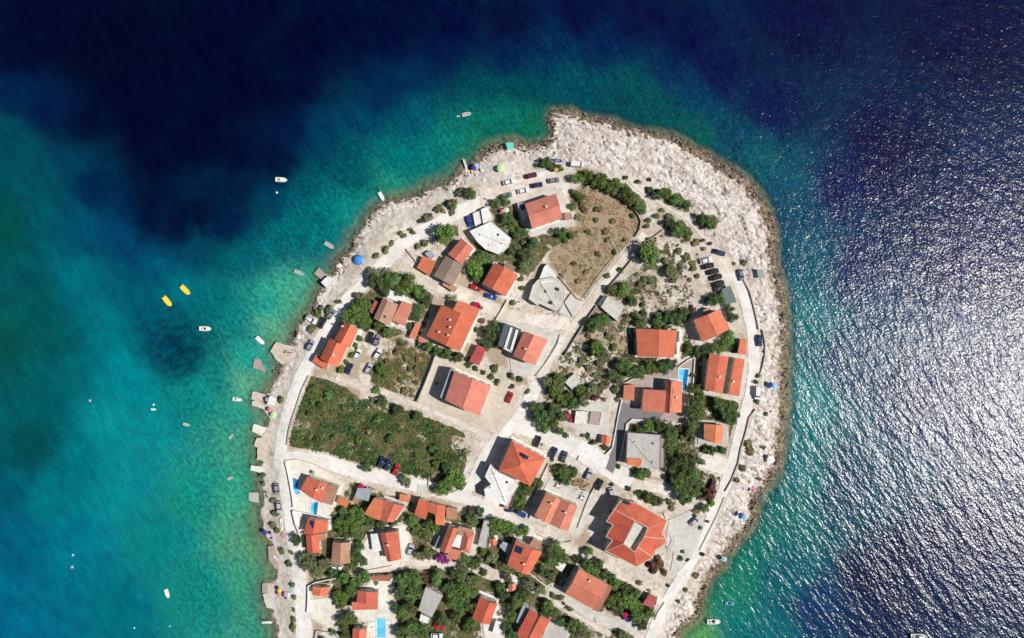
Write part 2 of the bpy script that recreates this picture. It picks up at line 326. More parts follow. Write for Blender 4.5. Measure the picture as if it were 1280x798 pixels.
def finish_terrain(treelist):
    global green
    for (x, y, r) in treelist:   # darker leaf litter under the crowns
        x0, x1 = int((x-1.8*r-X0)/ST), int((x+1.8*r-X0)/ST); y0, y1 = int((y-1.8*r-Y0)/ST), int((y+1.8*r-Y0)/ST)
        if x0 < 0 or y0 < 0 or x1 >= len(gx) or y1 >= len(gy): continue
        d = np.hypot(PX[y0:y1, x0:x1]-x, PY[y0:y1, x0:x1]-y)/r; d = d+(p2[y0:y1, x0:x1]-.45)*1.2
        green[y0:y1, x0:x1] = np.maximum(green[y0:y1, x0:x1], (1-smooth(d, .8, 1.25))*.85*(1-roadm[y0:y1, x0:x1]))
    qx = PX*.66-PY*.75; qy = PX*.75+PY*.66; rdg = 1-np.abs(2*fbm(qx*1.6, qy*.8, 4.2, 4, 11)-.95)
    rel = rocky*(1-roadm)*((rdg-.75)*.45+(fbm(PX, PY, 2.6, 2, 21)-.45)*.9-1.1*smooth(fbm(qx*1.3, qy*.8, 5, 3, 29), .56, .66)+(fbm(PX, PY, 16, 2, 23)-.45)*1.2)*np.clip(.35+smooth(SDJ, -6, 8), 0, 1)
    rel *= np.where(SDJ < 0, .8, 1.0)
    rel += (1-roadm)*(1-rocky)*(fbm(PX, PY, 4, 3, 5)-.5)*(.35-.25*dry)*smooth(SDJ, 0, 6)
    sub = (SDJ < 1)*(fbm(PX, PY, 5, 3, 91)-.42)*1.6*np.exp(-np.abs(SDJ)/14)
    Z = GB+rel+sub-roadm*.04
    k = S*(H-3)/H
    V = np.stack([(PX-640)*k, (399-PY)*k, Z], -1).reshape(-1, 3)
    nx, ny = len(gx), len(gy); idx = np.arange(nx*ny).reshape(ny, nx)
    q = np.stack([idx[:-1, :-1], idx[1:, :-1], idx[1:, 1:], idx[:-1, 1:]], -1).reshape(-1, 4)
    keep = (SDJ[:-1, :-1] > -45).reshape(-1); q = q[keep]
    me = bpy.data.meshes.new('ground'); me.vertices.add(len(V)); me.vertices.foreach_set('co', V.astype(np.float32).ravel())
    me.loops.add(len(q)*4); me.loops.foreach_set('vertex_index', q.astype(np.int32).ravel()); me.polygons.add(len(q))
    me.polygons.foreach_set('loop_start', np.arange(0, len(q)*4, 4, dtype=np.int32)); me.polygons.foreach_set('loop_total', np.full(len(q), 4, np.int32))
    me.update(calc_edges=True); me.validate()
    def att(name, a, b, c):
        A = me.color_attributes.new(name, 'FLOAT_COLOR', 'POINT'); D = np.stack([a, b, c, np.ones_like(a)], -1).astype(np.float32).ravel(); A.data.foreach_set('color', D)
    att('zoneA', rocky, green, drym); att('zoneB', wet, roadm, np.clip(-Z/3, 0, 1))
    me.materials.append(MATS['ground']); o = bpy.data.objects.new('ground', me); COL.objects.link(o); tag(o, kind='structure')
# ground material
t = NT('ground'); v = t.pos(); A = t.attr('zoneA'); B = t.attr('zoneB')
sa = t.n('ShaderNodeSeparateColor'); t.l(A.outputs[0], sa.inputs[0]); sb_ = t.n('ShaderNodeSeparateColor'); t.l(B.outputs[0], sb_.inputs[0])
n1 = t.noise(v, .08, 5, .6); n2 = t.noise(v, .6, 5, .65); n3 = t.noise(v, 2.2, 3, .7)
pale = t.mix(t.mr(n1, .35, .65), (.52, .455, .38), (.73, .68, .62)); pale = t.mix(t.mr(n2, .46, .66, 0, .75), pale, (.43, .36, .28)); pale = t.mix(t.mr(n3, .56, .70, 0, .6), pale, (.22, .18, .13)); pale = t.mix(t.mr(t.noise(v, .28, 4, .7), .54, .62, 0, .65), pale, (.36, .31, .20))
vs = t.ani(-48, 2.2); cr = t.noise(vs, .9, 5, .75, .6); cr2 = t.noise(t.ani(-48, 1.6), .75, 5, .75)
rk = t.mix(t.mr(cr, .36, .62), (.46, .41, .365), (.86, .805, .76)); rk = t.mix(t.mr(cr2, .57, .66, 0, .75), rk, (.24, .20, .17)); rk = t.mix(t.mr(n1, .42, .62, 0, .45), rk, (.52, .45, .39)); rk = t.mix(t.mr(t.noise(t.ani(-35, 2.6), .42, 5, .75), .53, .58, 0, .72), rk, (.27, .22, .18)); rk = t.mix(t.mr(t.noise(t.ani(60, 3.0), .32, 4, .8), .545, .58, 0, .5), rk, (.33, .28, .23)); rk = t.mix(t.mr(n1, .52, .66, 0, .35), rk, (.52, .39, .34))
col = t.mix(sa.outputs[0], pale, rk)
dr = t.mix(t.mr(n2, .28, .74), (.27, .20, .12), (.42, .33, .22)); dr = t.mix(t.mr(t.noise(v, .13, 4, .6), .45, .62, 0, .7), dr, (.34, .235, .155)); dr = t.mix(t.mr(n3, .6, .8, 0, .45), dr, (.13, .11, .05))
fm = t.ma('MULTIPLY', sa.outputs[2], t.mr(n2, .30, .5, .8, 1)); col = t.mix(fm, col, dr)
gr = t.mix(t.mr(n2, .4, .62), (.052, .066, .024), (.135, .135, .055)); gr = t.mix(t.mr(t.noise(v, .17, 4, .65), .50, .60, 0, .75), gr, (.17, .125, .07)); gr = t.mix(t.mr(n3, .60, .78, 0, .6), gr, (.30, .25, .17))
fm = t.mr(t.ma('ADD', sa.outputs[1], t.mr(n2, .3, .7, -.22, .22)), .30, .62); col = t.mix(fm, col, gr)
wt = t.mix(t.mr(n2, .35, .65), (.12, .085, .055), (.36, .28, .20)); wt = t.mix(t.mr(n3, .55, .7, 0, .5), wt, (.06, .045, .03)); fm = t.mr(t.ma('ADD', sb_.outputs[0], t.mr(n2, .3, .7, -.45, .45)), .25, .75); col = t.mix(fm, col, wt)
und = t.mix(t.mr(n2, .4, .6), (.27, .25, .13), (.10, .08, .045)); und = t.mix(t.mr(sb_.outputs[2], .18, .45), und, (.30, .36, .24)); col = t.mix(t.mr(sb_.outputs[2], .0, .06), col, und)
t.bump(t.ma('ADD', n3, t.ma('MULTIPLY', cr, t.ma('MULTIPLY', sa.outputs[0], 1.2))), .55, .22)
MATS['ground'] = t.fin(col, .92, .15)
def road_mat(name, a, b, dk):
    t = NT(name); v = t.pos(); n1 = t.noise(v, .12, 5, .65); n2 = t.noise(v, 1.3, 4, .7)
    c = t.mix(t.mr(n1, .38, .62), a, b); c = t.mix(t.mr(n2, .50, .72, 0, .6), c, dk); c = t.mix(t.mr(t.noise(v, .35, 4, .7), .53, .63, 0, .4), c, dk); t.bump(n2, .2, .05); MATS[name] = t.fin(c, .9, .2)
road_mat('road', (.68, .64, .59), (.80, .775, .74), (.47, .42, .36)); road_mat('path', (.58, .505, .42), (.77, .71, .64), (.38, .31, .23))
def ribbon(name, wd, pts, mat, dz, k=0):
    wd *= .93; P = []
    for (a, b) in zip(pts[:-1], pts[1:]):
        n = max(1, int(math.dist(a, b)/2.5)); P += [lerp(a, b, i/n) for i in range(n)]
    P.append(pts[-1])
    for _ in range(12): P = [P[0]]+[((P[i-1][0]+P[i][0]*2+P[i+1][0])/4, (P[i-1][1]+P[i][1]*2+P[i+1][1])/4) for i in range(1, len(P)-1)]+[P[-1]]
    m = MB(); rows = []; ncr = max(2, int(wd/4))
    for i, p in enumerate(P):
        a, b = P[max(0, i-1)], P[min(len(P)-1, i+1)]; d = Vector((b[0]-a[0], b[1]-a[1])).normalized(); nn = Vector((-d.y, d.x))
        hw = wd/2*(1+.16*mnoise.noise(Vector((p[0]*.06, p[1]*.06, k)))); jit = (wd*.06+.5)*mnoise.noise(Vector((p[0]*.35, p[1]*.35, k+9)))
        rows.append([W((p[0]+nn.x*(hw+jit*(1 if j > ncr/2 else -.7))*(2*j/ncr-1), p[1]+nn.y*(hw+jit*(1 if j > ncr/2 else -.7))*(2*j/ncr-1))) for j in range(ncr+1)])
    b0 = 0
    for r in rows: m.v += [(x, y, gz(x, y)+dz) for x, y in r]
    q = ncr+1
    for i in range(len(rows)-1):
        for j in range(ncr): a = i*q+j; m.f.append((a, a+q, a+q+1, a+1))
    nv = len(m.v); e = [i*q for i in range(len(rows))]; e2 = [i*q+ncr for i in range(len(rows))]
    for E, fl in ((e, 0), (e2, 1)):
        b = len(m.v); m.v += [(m.v[i][0], m.v[i][1], m.v[i][2]-.35) for i in E]
        for i in range(len(E)-1): m.f.append((E[i], b+i, b+i+1, E[i+1]) if fl == 0 else (E[i], E[i+1], b+i+1, b+i))
    tag(m.build(name, mat), kind='structure')
for i, (nm, wd, pts, mt) in enumerate(ROADS): ribbon(nm, wd, pts, mt, .10+.006*i, i)
for i, (pts, mt) in enumerate(TERR):
    wp = [W(p) for p in pts]; z = max(gz(*p) for p in wp); tag(MB().prism(wp, z-.6, z+.22+.007*i).build('pavement', mt), kind='structure')
# ------------------------------------------------------------------ sea
SEA = """200 90 0 4 40;110 60 0 4 40;60 20 0 5 42;300 110 0 4 42;390 60 0 5 46;350 120 0 5 44;240 190 0 5 44;180 160 0 4 42;430 20 0 6 48;160 60 0 4 40;260 50 0 4 42;40 60 0 6 44;480 40 0 8 52;560 25 0 8 52;720 20 2 10 56;380 110 0 10 50;-200 -200 0 4 40;100 20 0 4 42;300 20 0 5 46;500 20 0 8 52;640 30 2 12 56;800 20 3 12 58;1000 20 3 10 58;1200 20 4 12 58;1500 0 4 12 58;20 70 0 8 46;20 108 0 34 74;60 140 0 28 68;10 170 0 70 85;50 215 0 76 88;90 200 0 58 82;110 160 0 10 50;150 120 0 4 42;200 200 0 10 48;250 150 0 4 42;300 200 0 8 48;120 240 0 38 72;200 250 0 22 58;250 235 0 32 66;300 240 0 28 66;345 200 0 14 54;370 160 0 20 62;400 165 0 55 85;420 200 0 70 85;385 235 0 78 90;330 262 0 60 84;180 272 0 15 55;220 290 0 14 54;250 275 0 14 50;290 282 0 26 66;150 290 0 60 95;100 280 0 78 102;50 280 0 80 90;5 280 0 76 70;200 330 0 80 108;240 315 0 72 92;300 320 0 92 102;350 290 0 105 110;400 270 0 110 110;440 262 10 125 118;100 350 0 105 115;50 370 0 78 80;8 430 3 78 70;60 430 0 84 84;60 500 0 84 88;90 470 0 98 104;130 420 0 115 125;160 470 0 130 136;130 520 5 136 140;190 395 0 84 102;212 425 0 66 84;240 445 0 74 86;220 370 0 105 115;270 380 0 105 110;300 400 5 125 118;345 385 20 150 132;320 440 20 146 130;280 470 5 122 114;250 500 5 130 120;200 530 5 132 132;300 520 28 146 125;100 570 0 112 118;40 560 0 76 78;5 610 0 84 98;60 620 0 112 122;150 600 5 132 136;100 680 0 114 130;200 680 5 126 124;250 620 15 140 122;300 620 45 152 122;312 720 50 148 118;250 740 12 130 118;150 760 0 108 120;50 760 0 102 124;10 680 0 92 118;20 790 0 98 126;322 640 80 150 112;330 700 86 152 108;320 540 76 154 122;318 478 84 160 122;368 385 70 160 125;350 415 88 165 125;430 60 0 10 54;500 60 0 15 58;560 60 0 20 64;640 60 0 30 72;700 60 0 42 78;760 60 0 30 74;520 90 0 42 76;480 110 0 34 74;450 150 0 58 84;520 150 0 72 88;600 110 0 62 75;660 110 0 66 74;720 100 0 66 80;780 110 0 66 74;820 130 0 72 74;840 90 0 32 75;860 55 2 12 60;880 130 0 52 84;900 95 2 14 64;870 160 0 78 72;920 170 0 60 84;960 140 2 18 68;440 210 0 82 90;500 200 0 100 102;560 180 5 106 98;620 155 5 100 88;490 232 30 130 108;590 190 20 115 90;660 170 15 105 82;940 205 0 74 84;985 235 0 70 90;1000 265 0 62 88;1040 240 3 18 72;1020 330 0 76 92;1000 400 8 92 100;1000 500 14 104 106;1000 580 12 98 100;1060 330 5 26 76;1060 450 8 52 80;1060 600 8 56 80;1100 200 4 12 62;1200 300 5 24 72;1150 500 6 36 76;1270 500 6 32 74;970 640 6 94 90;940 690 8 106 90;915 735 18 112 88;870 797 80 140 80;925 790 0 98 98;980 720 0 80 92;1020 765 3 44 82;1100 720 5 22 62;1200 700 5 26 68;1100 800 5 30 68;1400 800 5 18 62;965 792 0 92 100;-100 400 3 74 66;-150 700 0 90 120;300 1000 90 150 90;900 1000 90 150 80"""
SP = np.array([[float(q) for q in r.split()] for r in SEA.split(';')])
lin = np.vectorize(s2l)(SP[:, 2:])
def build_sea():
    xs = np.concatenate([[-9000, -3000, -900, -300], np.arange(-100, 1390, 5.0), [1600, 2400, 5000, 10000]]); ys = np.concatenate([[-9000, -3000, -900, -300], np.arange(-80, 900, 5.0), [1000, 1300, 2500, 6000, 10000]])
    QX, QY = np.meshgrid(xs, ys); wob = 13
    jx = (fbm(QX, QY, 45, 4, 201)-.47)*wob*2.2; jy = (fbm(QX, QY, 45, 4, 202)-.47)*wob*2.2
    num = np.zeros(QX.shape+(3,)); den = np.zeros(QX.shape)
    for (x, y, *_), c in zip(SP, lin):
        d2 = (QX+jx-x)**2+(QY+jy-y)**2+350; wgt = 1/d2**2.1; num += wgt[..., None]*c; den += wgt
    C = num/den[..., None]
    sd = sdist(ISL, QX, QY); a = np.clip(-sd, 0, 400)
    west = (1-smooth(QX, 330, 480))[..., None]; C = C*(1-west*np.array([.0, .14, .10])); lum = C.sum(-1, keepdims=True); C = C*(.70+.30*np.clip((lum-.02)/.10, 0, 1))
    sea_weed = np.zeros(QX.shape)
    for (wx, wy, wr, wv) in ((212,425,48,1),(235,455,36,.8),(262,440,40,.6),(190,395,30,.8),(240,282,70,.5),(110,415,40,.5),(595,170,40,.5),(380,300,50,.35),(455,240,45,.45),(660,165,30,.5),(300,400,40,.3),(190,205,70,.3),(60,560,60,.25),(30,470,60,.25),(430,215,50,.4),(290,620,60,.2)):
        sea_weed = np.maximum(sea_weed, wv*(1-smooth(np.hypot(QX+jx*2-wx, QY+jy*2-wy), wr*.4, wr*1.1)))
    alpha = .26+.74*smooth(a+(fbm(QX, QY, 9, 3, 9)-.45)*9, 0, 21-9*smooth(QX, 560, 700))
    nx, ny = len(xs), len(ys); V = np.stack([(QX-640)*S, (399-QY)*S, np.zeros_like(QX)], -1).reshape(-1, 3); idx = np.arange(nx*ny).reshape(ny, nx)
    q = np.stack([idx[:-1, :-1], idx[1:, :-1], idx[1:, 1:], idx[:-1, 1:]], -1).reshape(-1, 4)
    me = bpy.data.meshes.new('sea'); me.from_pydata(V.tolist(), [], q.tolist())
    for nm, D in (('seabed_tone', C), ('clarity', np.stack([alpha, sea_weed, 1-smooth(a, 60, 170)], -1))):
        A_ = me.color_attributes.new(nm, 'FLOAT_COLOR', 'POINT'); A_.data.foreach_set('color', np.concatenate([D, np.ones(D.shape[:2]+(1,))], -1).astype(np.float32).ravel())
    t = NT('sea_water'); v = t.pos(); A_ = t.attr('seabed_tone'); K = t.attr('clarity')
    n1 = t.noise(v, .035, 5, .6, .5); vw = t.ani(-55, 1.8); n2 = t.noise(vw, .16, 4, .65, .15); n3 = t.noise(t.ani(-50, 1.5), .62, 3, .6)
    sk = t.n('ShaderNodeSeparateColor'); t.l(K.outputs[0], sk.inputs[0])
    wd_ = t.noise(t.ani(30, 1.8), .30, 4, .7); weedf = t.ma('MULTIPLY', sk.outputs[1], t.mr(wd_, .47, .55, 0, 1)); fine = t.mr(t.ma('MULTIPLY', sk.outputs[2], t.ma('SUBTRACT', n3, .5)), -.25, .25, .45, 1.6)
    f = t.ma('MULTIPLY', t.mr(n1, .3, .7, .86, 1.12), t.ma('MULTIPLY', t.mr(n2, .28, .72, .87, 1.13), t.ma('MULTIPLY', fine, t.mr(weedf, 0, 1, 1, .60))))
    hsv = t.n('ShaderNodeHueSaturation'); t.l(A_.outputs[0], hsv.inputs['Color']); t.l(f, hsv.inputs['Value']); t.l(t.mr(n2, .3, .7, .515, .488), hsv.inputs['Hue'])
    t.l(hsv.outputs[0], t.b.inputs['Base Color']); t.b.inputs['Roughness'].default_value = .21; t.b.inputs['Specular IOR Level'].default_value = .52; t.b.inputs['IOR'].default_value = 1.33
    va = t.ani(-54, 2.3); sw = t.noise(va, .34, 2, .6, .1); vb = t.ani(20, 1.05); w1 = t.noise(vb, .95, 2, .6, .1)
    vc = t.ani(-60, 3.2); lg = t.noise(vc, .10, 2, .5)
    hgt = t.ma('ADD', t.ma('MULTIPLY', sw, .54), t.ma('ADD', t.ma('MULTIPLY', w1, .19), t.ma('MULTIPLY', lg, .55)))
    t.bump(hgt, 1.0, 1.0)
    tr = t.n('ShaderNodeBsdfTransparent'); ms = t.n('ShaderNodeMixShader'); t.l(sk.outputs[0], ms.inputs[0])
    t.l(tr.outputs[0], ms.inputs[1]); t.l(t.b.outputs[0], ms.inputs[2]); t.l(ms.outputs[0], t.t.nodes['Material Output'].inputs[0])
    me.materials.append(t.m); o = bpy.data.objects.new('sea', me); COL.objects.link(o); tag(o, kind='structure')
build_sea()
# ------------------------------------------------------------------ houses
LAND = []        # (phrase, px, py) landmarks for the labels
WINP = {}
def win_proto():
    m = MB(); 
    for (x, z0, z1, lx) in ((0, -.08, 0, 1.5), (0, 1.2, 1.28, 1.3), ): m.box(x, -.05, z0, z1, lx, .18)
    for x in (-.56, .56): m.box(x, -.05, 0, 1.2, .12, .14)
    p = MB().box(0, -.03, 0, 1.2, 1.0, .06)
    return m.mesh('window', 'frame_white'), p.mesh('pane', 'glass')
WM, PM = win_proto()
def door_proto():
    m = MB().box(0, -.05, 0, 2.1, 1.0, .08); h = MB().box(.36, -.12, 1.0, 1.08, .1, .06); return m.mesh('door', 'wood'), h.mesh('handle', 'metal')
DM, HM = door_proto()
def put(name, me, parent, loc, rz):
    o = bpy.data.objects.new(name, me); COL.objects.link(o); o.parent = parent; og = ORG[parent.name]
    o.location = (loc[0]-og[0], loc[1]-og[1], loc[2]-og[2]); o.rotation_euler = (0, 0, rz); o.scale = (1.25, 1, 1.25); return o
def openings(root, poly, z0, z1, door=False, sp=4.2):
    a = sum(poly[i][0]*poly[(i+1) % len(poly)][1]-poly[(i+1) % len(poly)][0]*poly[i][1] for i in range(len(poly)))
    if a < 0: poly = poly[::-1]
    fl = max(1, int((z1-z0)/3.4)); did = not door
    for i in range(len(poly)):
        p, q = Vector(poly[i]), Vector(poly[(i+1) % len(poly)]); L = (q-p).length
        if L < 3.6: continue
        d = (q-p)/L; n = Vector((d.y, -d.x)); ang = math.atan2(d.y, d.x); k = max(1, int(L/sp))
        for f in range(fl):
            for j in range(k):
                c = p+d*L*(j+.5)/k
                if not did and f == 0 and j == k//2:
                    did = True; o = put('door', DM, root, (c.x, c.y, z0+.02), ang); h = bpy.data.objects.new('handle', HM); COL.objects.link(h); h.parent = o; continue
                o = put('window', WM, root, (c.x, c.y, z0+1.1+3.5*f), ang)
                for nm, me in (('pane', PM),):
                    h = bpy.data.objects.new(nm, me); COL.objects.link(h); h.parent = o
def roof_slab(m, quads, th=.16):   # quads: list of 3D polygons of one roof with uvs
    for q, uv in quads:
        m.poly(q, uv); m.poly([(x, y, z-th) for x, y, z in q][::-1], uv[::-1])
def quad_uv(q):   # u along first edge (eave), v up slope
    a = Vector(q[0]); e = (Vector(q[1])-a); e.normalize(); n = (Vector(q[1])-a).cross(Vector(q[2])-a).normalized(); f = n.cross(e)
    return [((Vector(p)-a).dot(e), (Vector(p)-a).dot(f)) for p in q]
def fascia(m, ring, th=.16):
    n = len(ring)
    for i in range(n):
        a, b = ring[i], ring[(i+1) % n]; m.poly([(a[0], a[1], a[2]-th), (b[0], b[1], b[2]-th), b, a], [(0, 0)]*4)
def wing(root, typ, P, mat, eave, rise=1.9, t=.5, wall='wall_cream', g=None, cap=True, win=True, door=False):
    if len(P) == 3: P = P+[(P[0][0]+P[2][0]-P[1][0], P[0][1]+P[2][1]-P[1][1])]
    c = W((sum(p[0] for p in P)/len(P), sum(p[1] for p in P)/len(P)), 3+eave); g = gz(*c) if g is None else g
    ze = g+eave; X = [W(p, ze) for p in P]; zf = None
    if typ == 'flat':
        wl = MB().prism(X, g-.8, ze-.35); wo = wl.build('wall', wall, root)
        ins = inset(X, .22); pr = MB(); n = len(X)
        for i in range(n):
            j = (i+1) % n; pr.prism([X[i], X[j], ins[j], ins[i]], ze-.35, ze)
        ro = MB().prism(inset(X, .23), ze-.35, ze-.2).build('roof', mat, root); pr.build('parapet', mat, ro)
        if len(X) > 4 and eave > 3.5:
            cx_, cy_ = sum(p[0] for p in X)/len(X), sum(p[1] for p in X)/len(X)
            for kk in range(4):
                p_ = X[kk*len(X)//4]; x_, y_ = cx_+(p_[0]-cx_)*.55, cy_+(p_[1]-cy_)*.55; MB().box(x_, y_, ze-.2, ze+random.uniform(.2, .7), random.uniform(.5, 1.3), random.uniform(.4, .9), kk*.4+.5).build('roof_vent', ('wall_grey', 'dark', 'metal', 'wall_cream')[kk], ro)
            a_, b_ = X[0], X[len(X)//2]; d_ = math.atan2(b_[1]-a_[1], b_[0]-a_[0]); MB().box(cx_, cy_, ze-.2, ze+.25, math.dist(a_, b_)*.8, .22, d_).build('roof_kerb', 'wall_cream', ro)
        if win: openings(root, X, g, ze-.3, door)
        zf = lambda x, y: ze-.2
    elif typ == 'canopy':   # thin roof sheet on posts
        ro = MB().prism(X, ze-.12, ze).build('roof', mat, root); po = inset(X, .3)
        for p in po: MB().box(p[0], p[1], g-.5, ze-.12, .16, .16).build('post', wall, root)
        zf = lambda x, y: ze
    elif typ == 'shed':     # high along edge C-D
        zs = [ze, ze, ze+rise, ze+rise]; q = [(x, y, z) for (x, y), z in zip(X, zs)]; m = MB(); roof_slab(m, [(q, quad_uv(q))]); fascia(m, q)
        ro = m.build('roof', mat, root); Ii = inset(X, .35); wl = MB(); b = [(x, y, g-.8) for x, y in Ii]; tt = [(x, y, z-.2) for (x, y), z in zip(Ii, zs)]
        wl.poly(b[::-1]); wl.poly(tt)
        for i in range(4): j = (i+1) % 4; wl.poly([b[i], b[j], tt[j], tt[i]])
        wl.build('wall', wall, root)
        if win: openings(root, Ii, g, ze, door)
        A, B, C_ = Vector(q[0]), Vector(q[1]), Vector(q[2]); nn = (B-A).cross(C_-A)
        zf = lambda x, y: A.z-((x-A.x)*nn.x+(y-A.y)*nn.y)/nn.z
    else:
        rise *= 1.2
        A, B, C_, D = [Vector((x, y, ze)) for x, y in X]; r1 = A.lerp(B, t); r2 = D.lerp(C_, t)
        L = (r2-r1).length; hw = (B-A).length/2
        if typ == 'hip': d = (r2-r1)/L; k = min(hw*.95, L*.46); r1 = r1+d*k; r2 = r2-d*k
        r1 = r1+Vector((0, 0, rise)); r2 = r2+Vector((0, 0, rise)); m = MB()
        sl = [[tuple(D), tuple(A), tuple(r1), tuple(r2)], [tuple(B), tuple(C_), tuple(r2), tuple(r1)]]; qs = [(q, quad_uv(q)) for q in sl]
        if typ == 'hip':
            for q in ([tuple(A), tuple(B), tuple(r1)], [tuple(C_), tuple(D), tuple(r2)]): qs.append((q, quad_uv(q)))
        roof_slab(m, qs)
        fascia(m, [tuple(A), tuple(B), tuple(C_), tuple(D)] if typ == 'hip' else [tuple(A), tuple(r1), tuple(B), tuple(C_), tuple(r2), tuple(D)])
        ro = m.build('roof', mat, root)
        if cap:
            rc = MB().tube((r1.x, r1.y, r1.z-.03), (r2.x, r2.y, r2.z-.03), .14, n=6)
            if typ == 'hip':
                for (e, rr) in ((A, r1), (B, r1), (C_, r2), (D, r2)): rc.tube(tuple(e+Vector((0, 0, -.02))), tuple(rr+Vector((0, 0, -.02))), .11, n=5)
            rc.build('ridge_cap', mat, ro)
        I = [Vector((x, y, 0)) for x, y in inset(X, .4)]
        def zf(x, y, A=A, B=B, r=(.5 if typ == 'hip' else t)):
            e = (B-A); wd = e.length; u = ((x-A.x)*e.x+(y-A.y)*e.y)/wd/wd
            return ze+rise*(u/r if u < r else (1-u)/(1-r))
        wl = MB(); b = [(p.x, p.y, g-.8) for p in I]; tp = [(p.x, p.y, ze-.05) for p in I]
        if typ == 'gable':
            q1 = I[0].lerp(I[1], t); q2 = I[3].lerp(I[2], t); zr = ze+rise-.3
            q1 = (q1.x, q1.y, zr); q2 = (q2.x, q2.y, zr)
            wl.poly([b[0], b[1], tp[1], q1, tp[0]]); wl.poly([b[1], b[2], tp[2], tp[1]]); wl.poly([b[2], b[3], tp[3], q2, tp[2]]); wl.poly([b[3], b[0], tp[0], tp[3]])
            wl.poly([tp[0], q1, q2, tp[3]]); wl.poly([tp[1], tp[2], q2, q1])
        else:
            for i in range(4): j = (i+1) % 4; wl.poly([b[i], b[j], tp[j], tp[i]])
            wl.poly(tp)
        if door: MB().prism(inset(X, -random.uniform(.3, 1.0)), g-.8, g+.33).build('apron', random.choice(('cream_slab', 'pale_slab', 'white_roof')), root)
        wl.poly(b[::-1]); wl.build('wall', wall, root)
        if win: openings(root, [(p.x, p.y) for p in I], g, ze-.2, door)
    return ro, zf, ze
def chimney(ro, zf, ze, p, mat='wall_cream', s=.9):
    x, y = W(p, ze+1.5); z = zf(x, y); MB().box(x, y, z-.5, z+1.0, s, s*.7).box(x, y, z+1.0, z+1.14, s+.25, s*.7+.25).build('chimney', mat, ro)
def on_roof(ro, zf, ze, P, name, mat, lift=.14, th=.07):
    X = [W(p, ze+1) for p in P]; MB().prism(X, lambda x, y: zf(x, y)+lift-th, lambda x, y: zf(x, y)+lift).build(name, mat, ro)
def house(name, label, cat, nick, wings, chim=(), panels=(), pale=(), fn=None):
    P0 = wings[0][1]; cx = sum(p[0] for p in P0)/len(P0); cy = sum(p[1] for p in P0)/len(P0); c = W((cx, cy), 7); g = gz(*c)
    root = empty(name, (c[0], c[1], g)); tag(root, label, cat, 'houses and buildings on the headland'); R = []
    for i, w_ in enumerate(wings):
        kw = dict(w_[5]) if len(w_) > 5 else {}; kw.setdefault('g', g); kw.setdefault('door', i == 0)
        R.append(wing(root, w_[0], list(w_[1]), w_[2], w_[3], w_[4] if len(w_) > 4 and w_[4] else 1.9, **kw))
    for q in R: q[0].pass_index = len(LAND)*3+len(name)+int(P0[0][0]) % 7
    for (i, p) in chim: chimney(*R[i], p)
    for (i, P) in panels: on_roof(*R[i], P, 'solar_panel', 'solar')
    for (i, P, nm, mt) in pale: on_roof(*R[i], P, nm, mt)
    if nick: LAND.append((nick, cx, cy))
    if fn: fn(root, g)
    return root
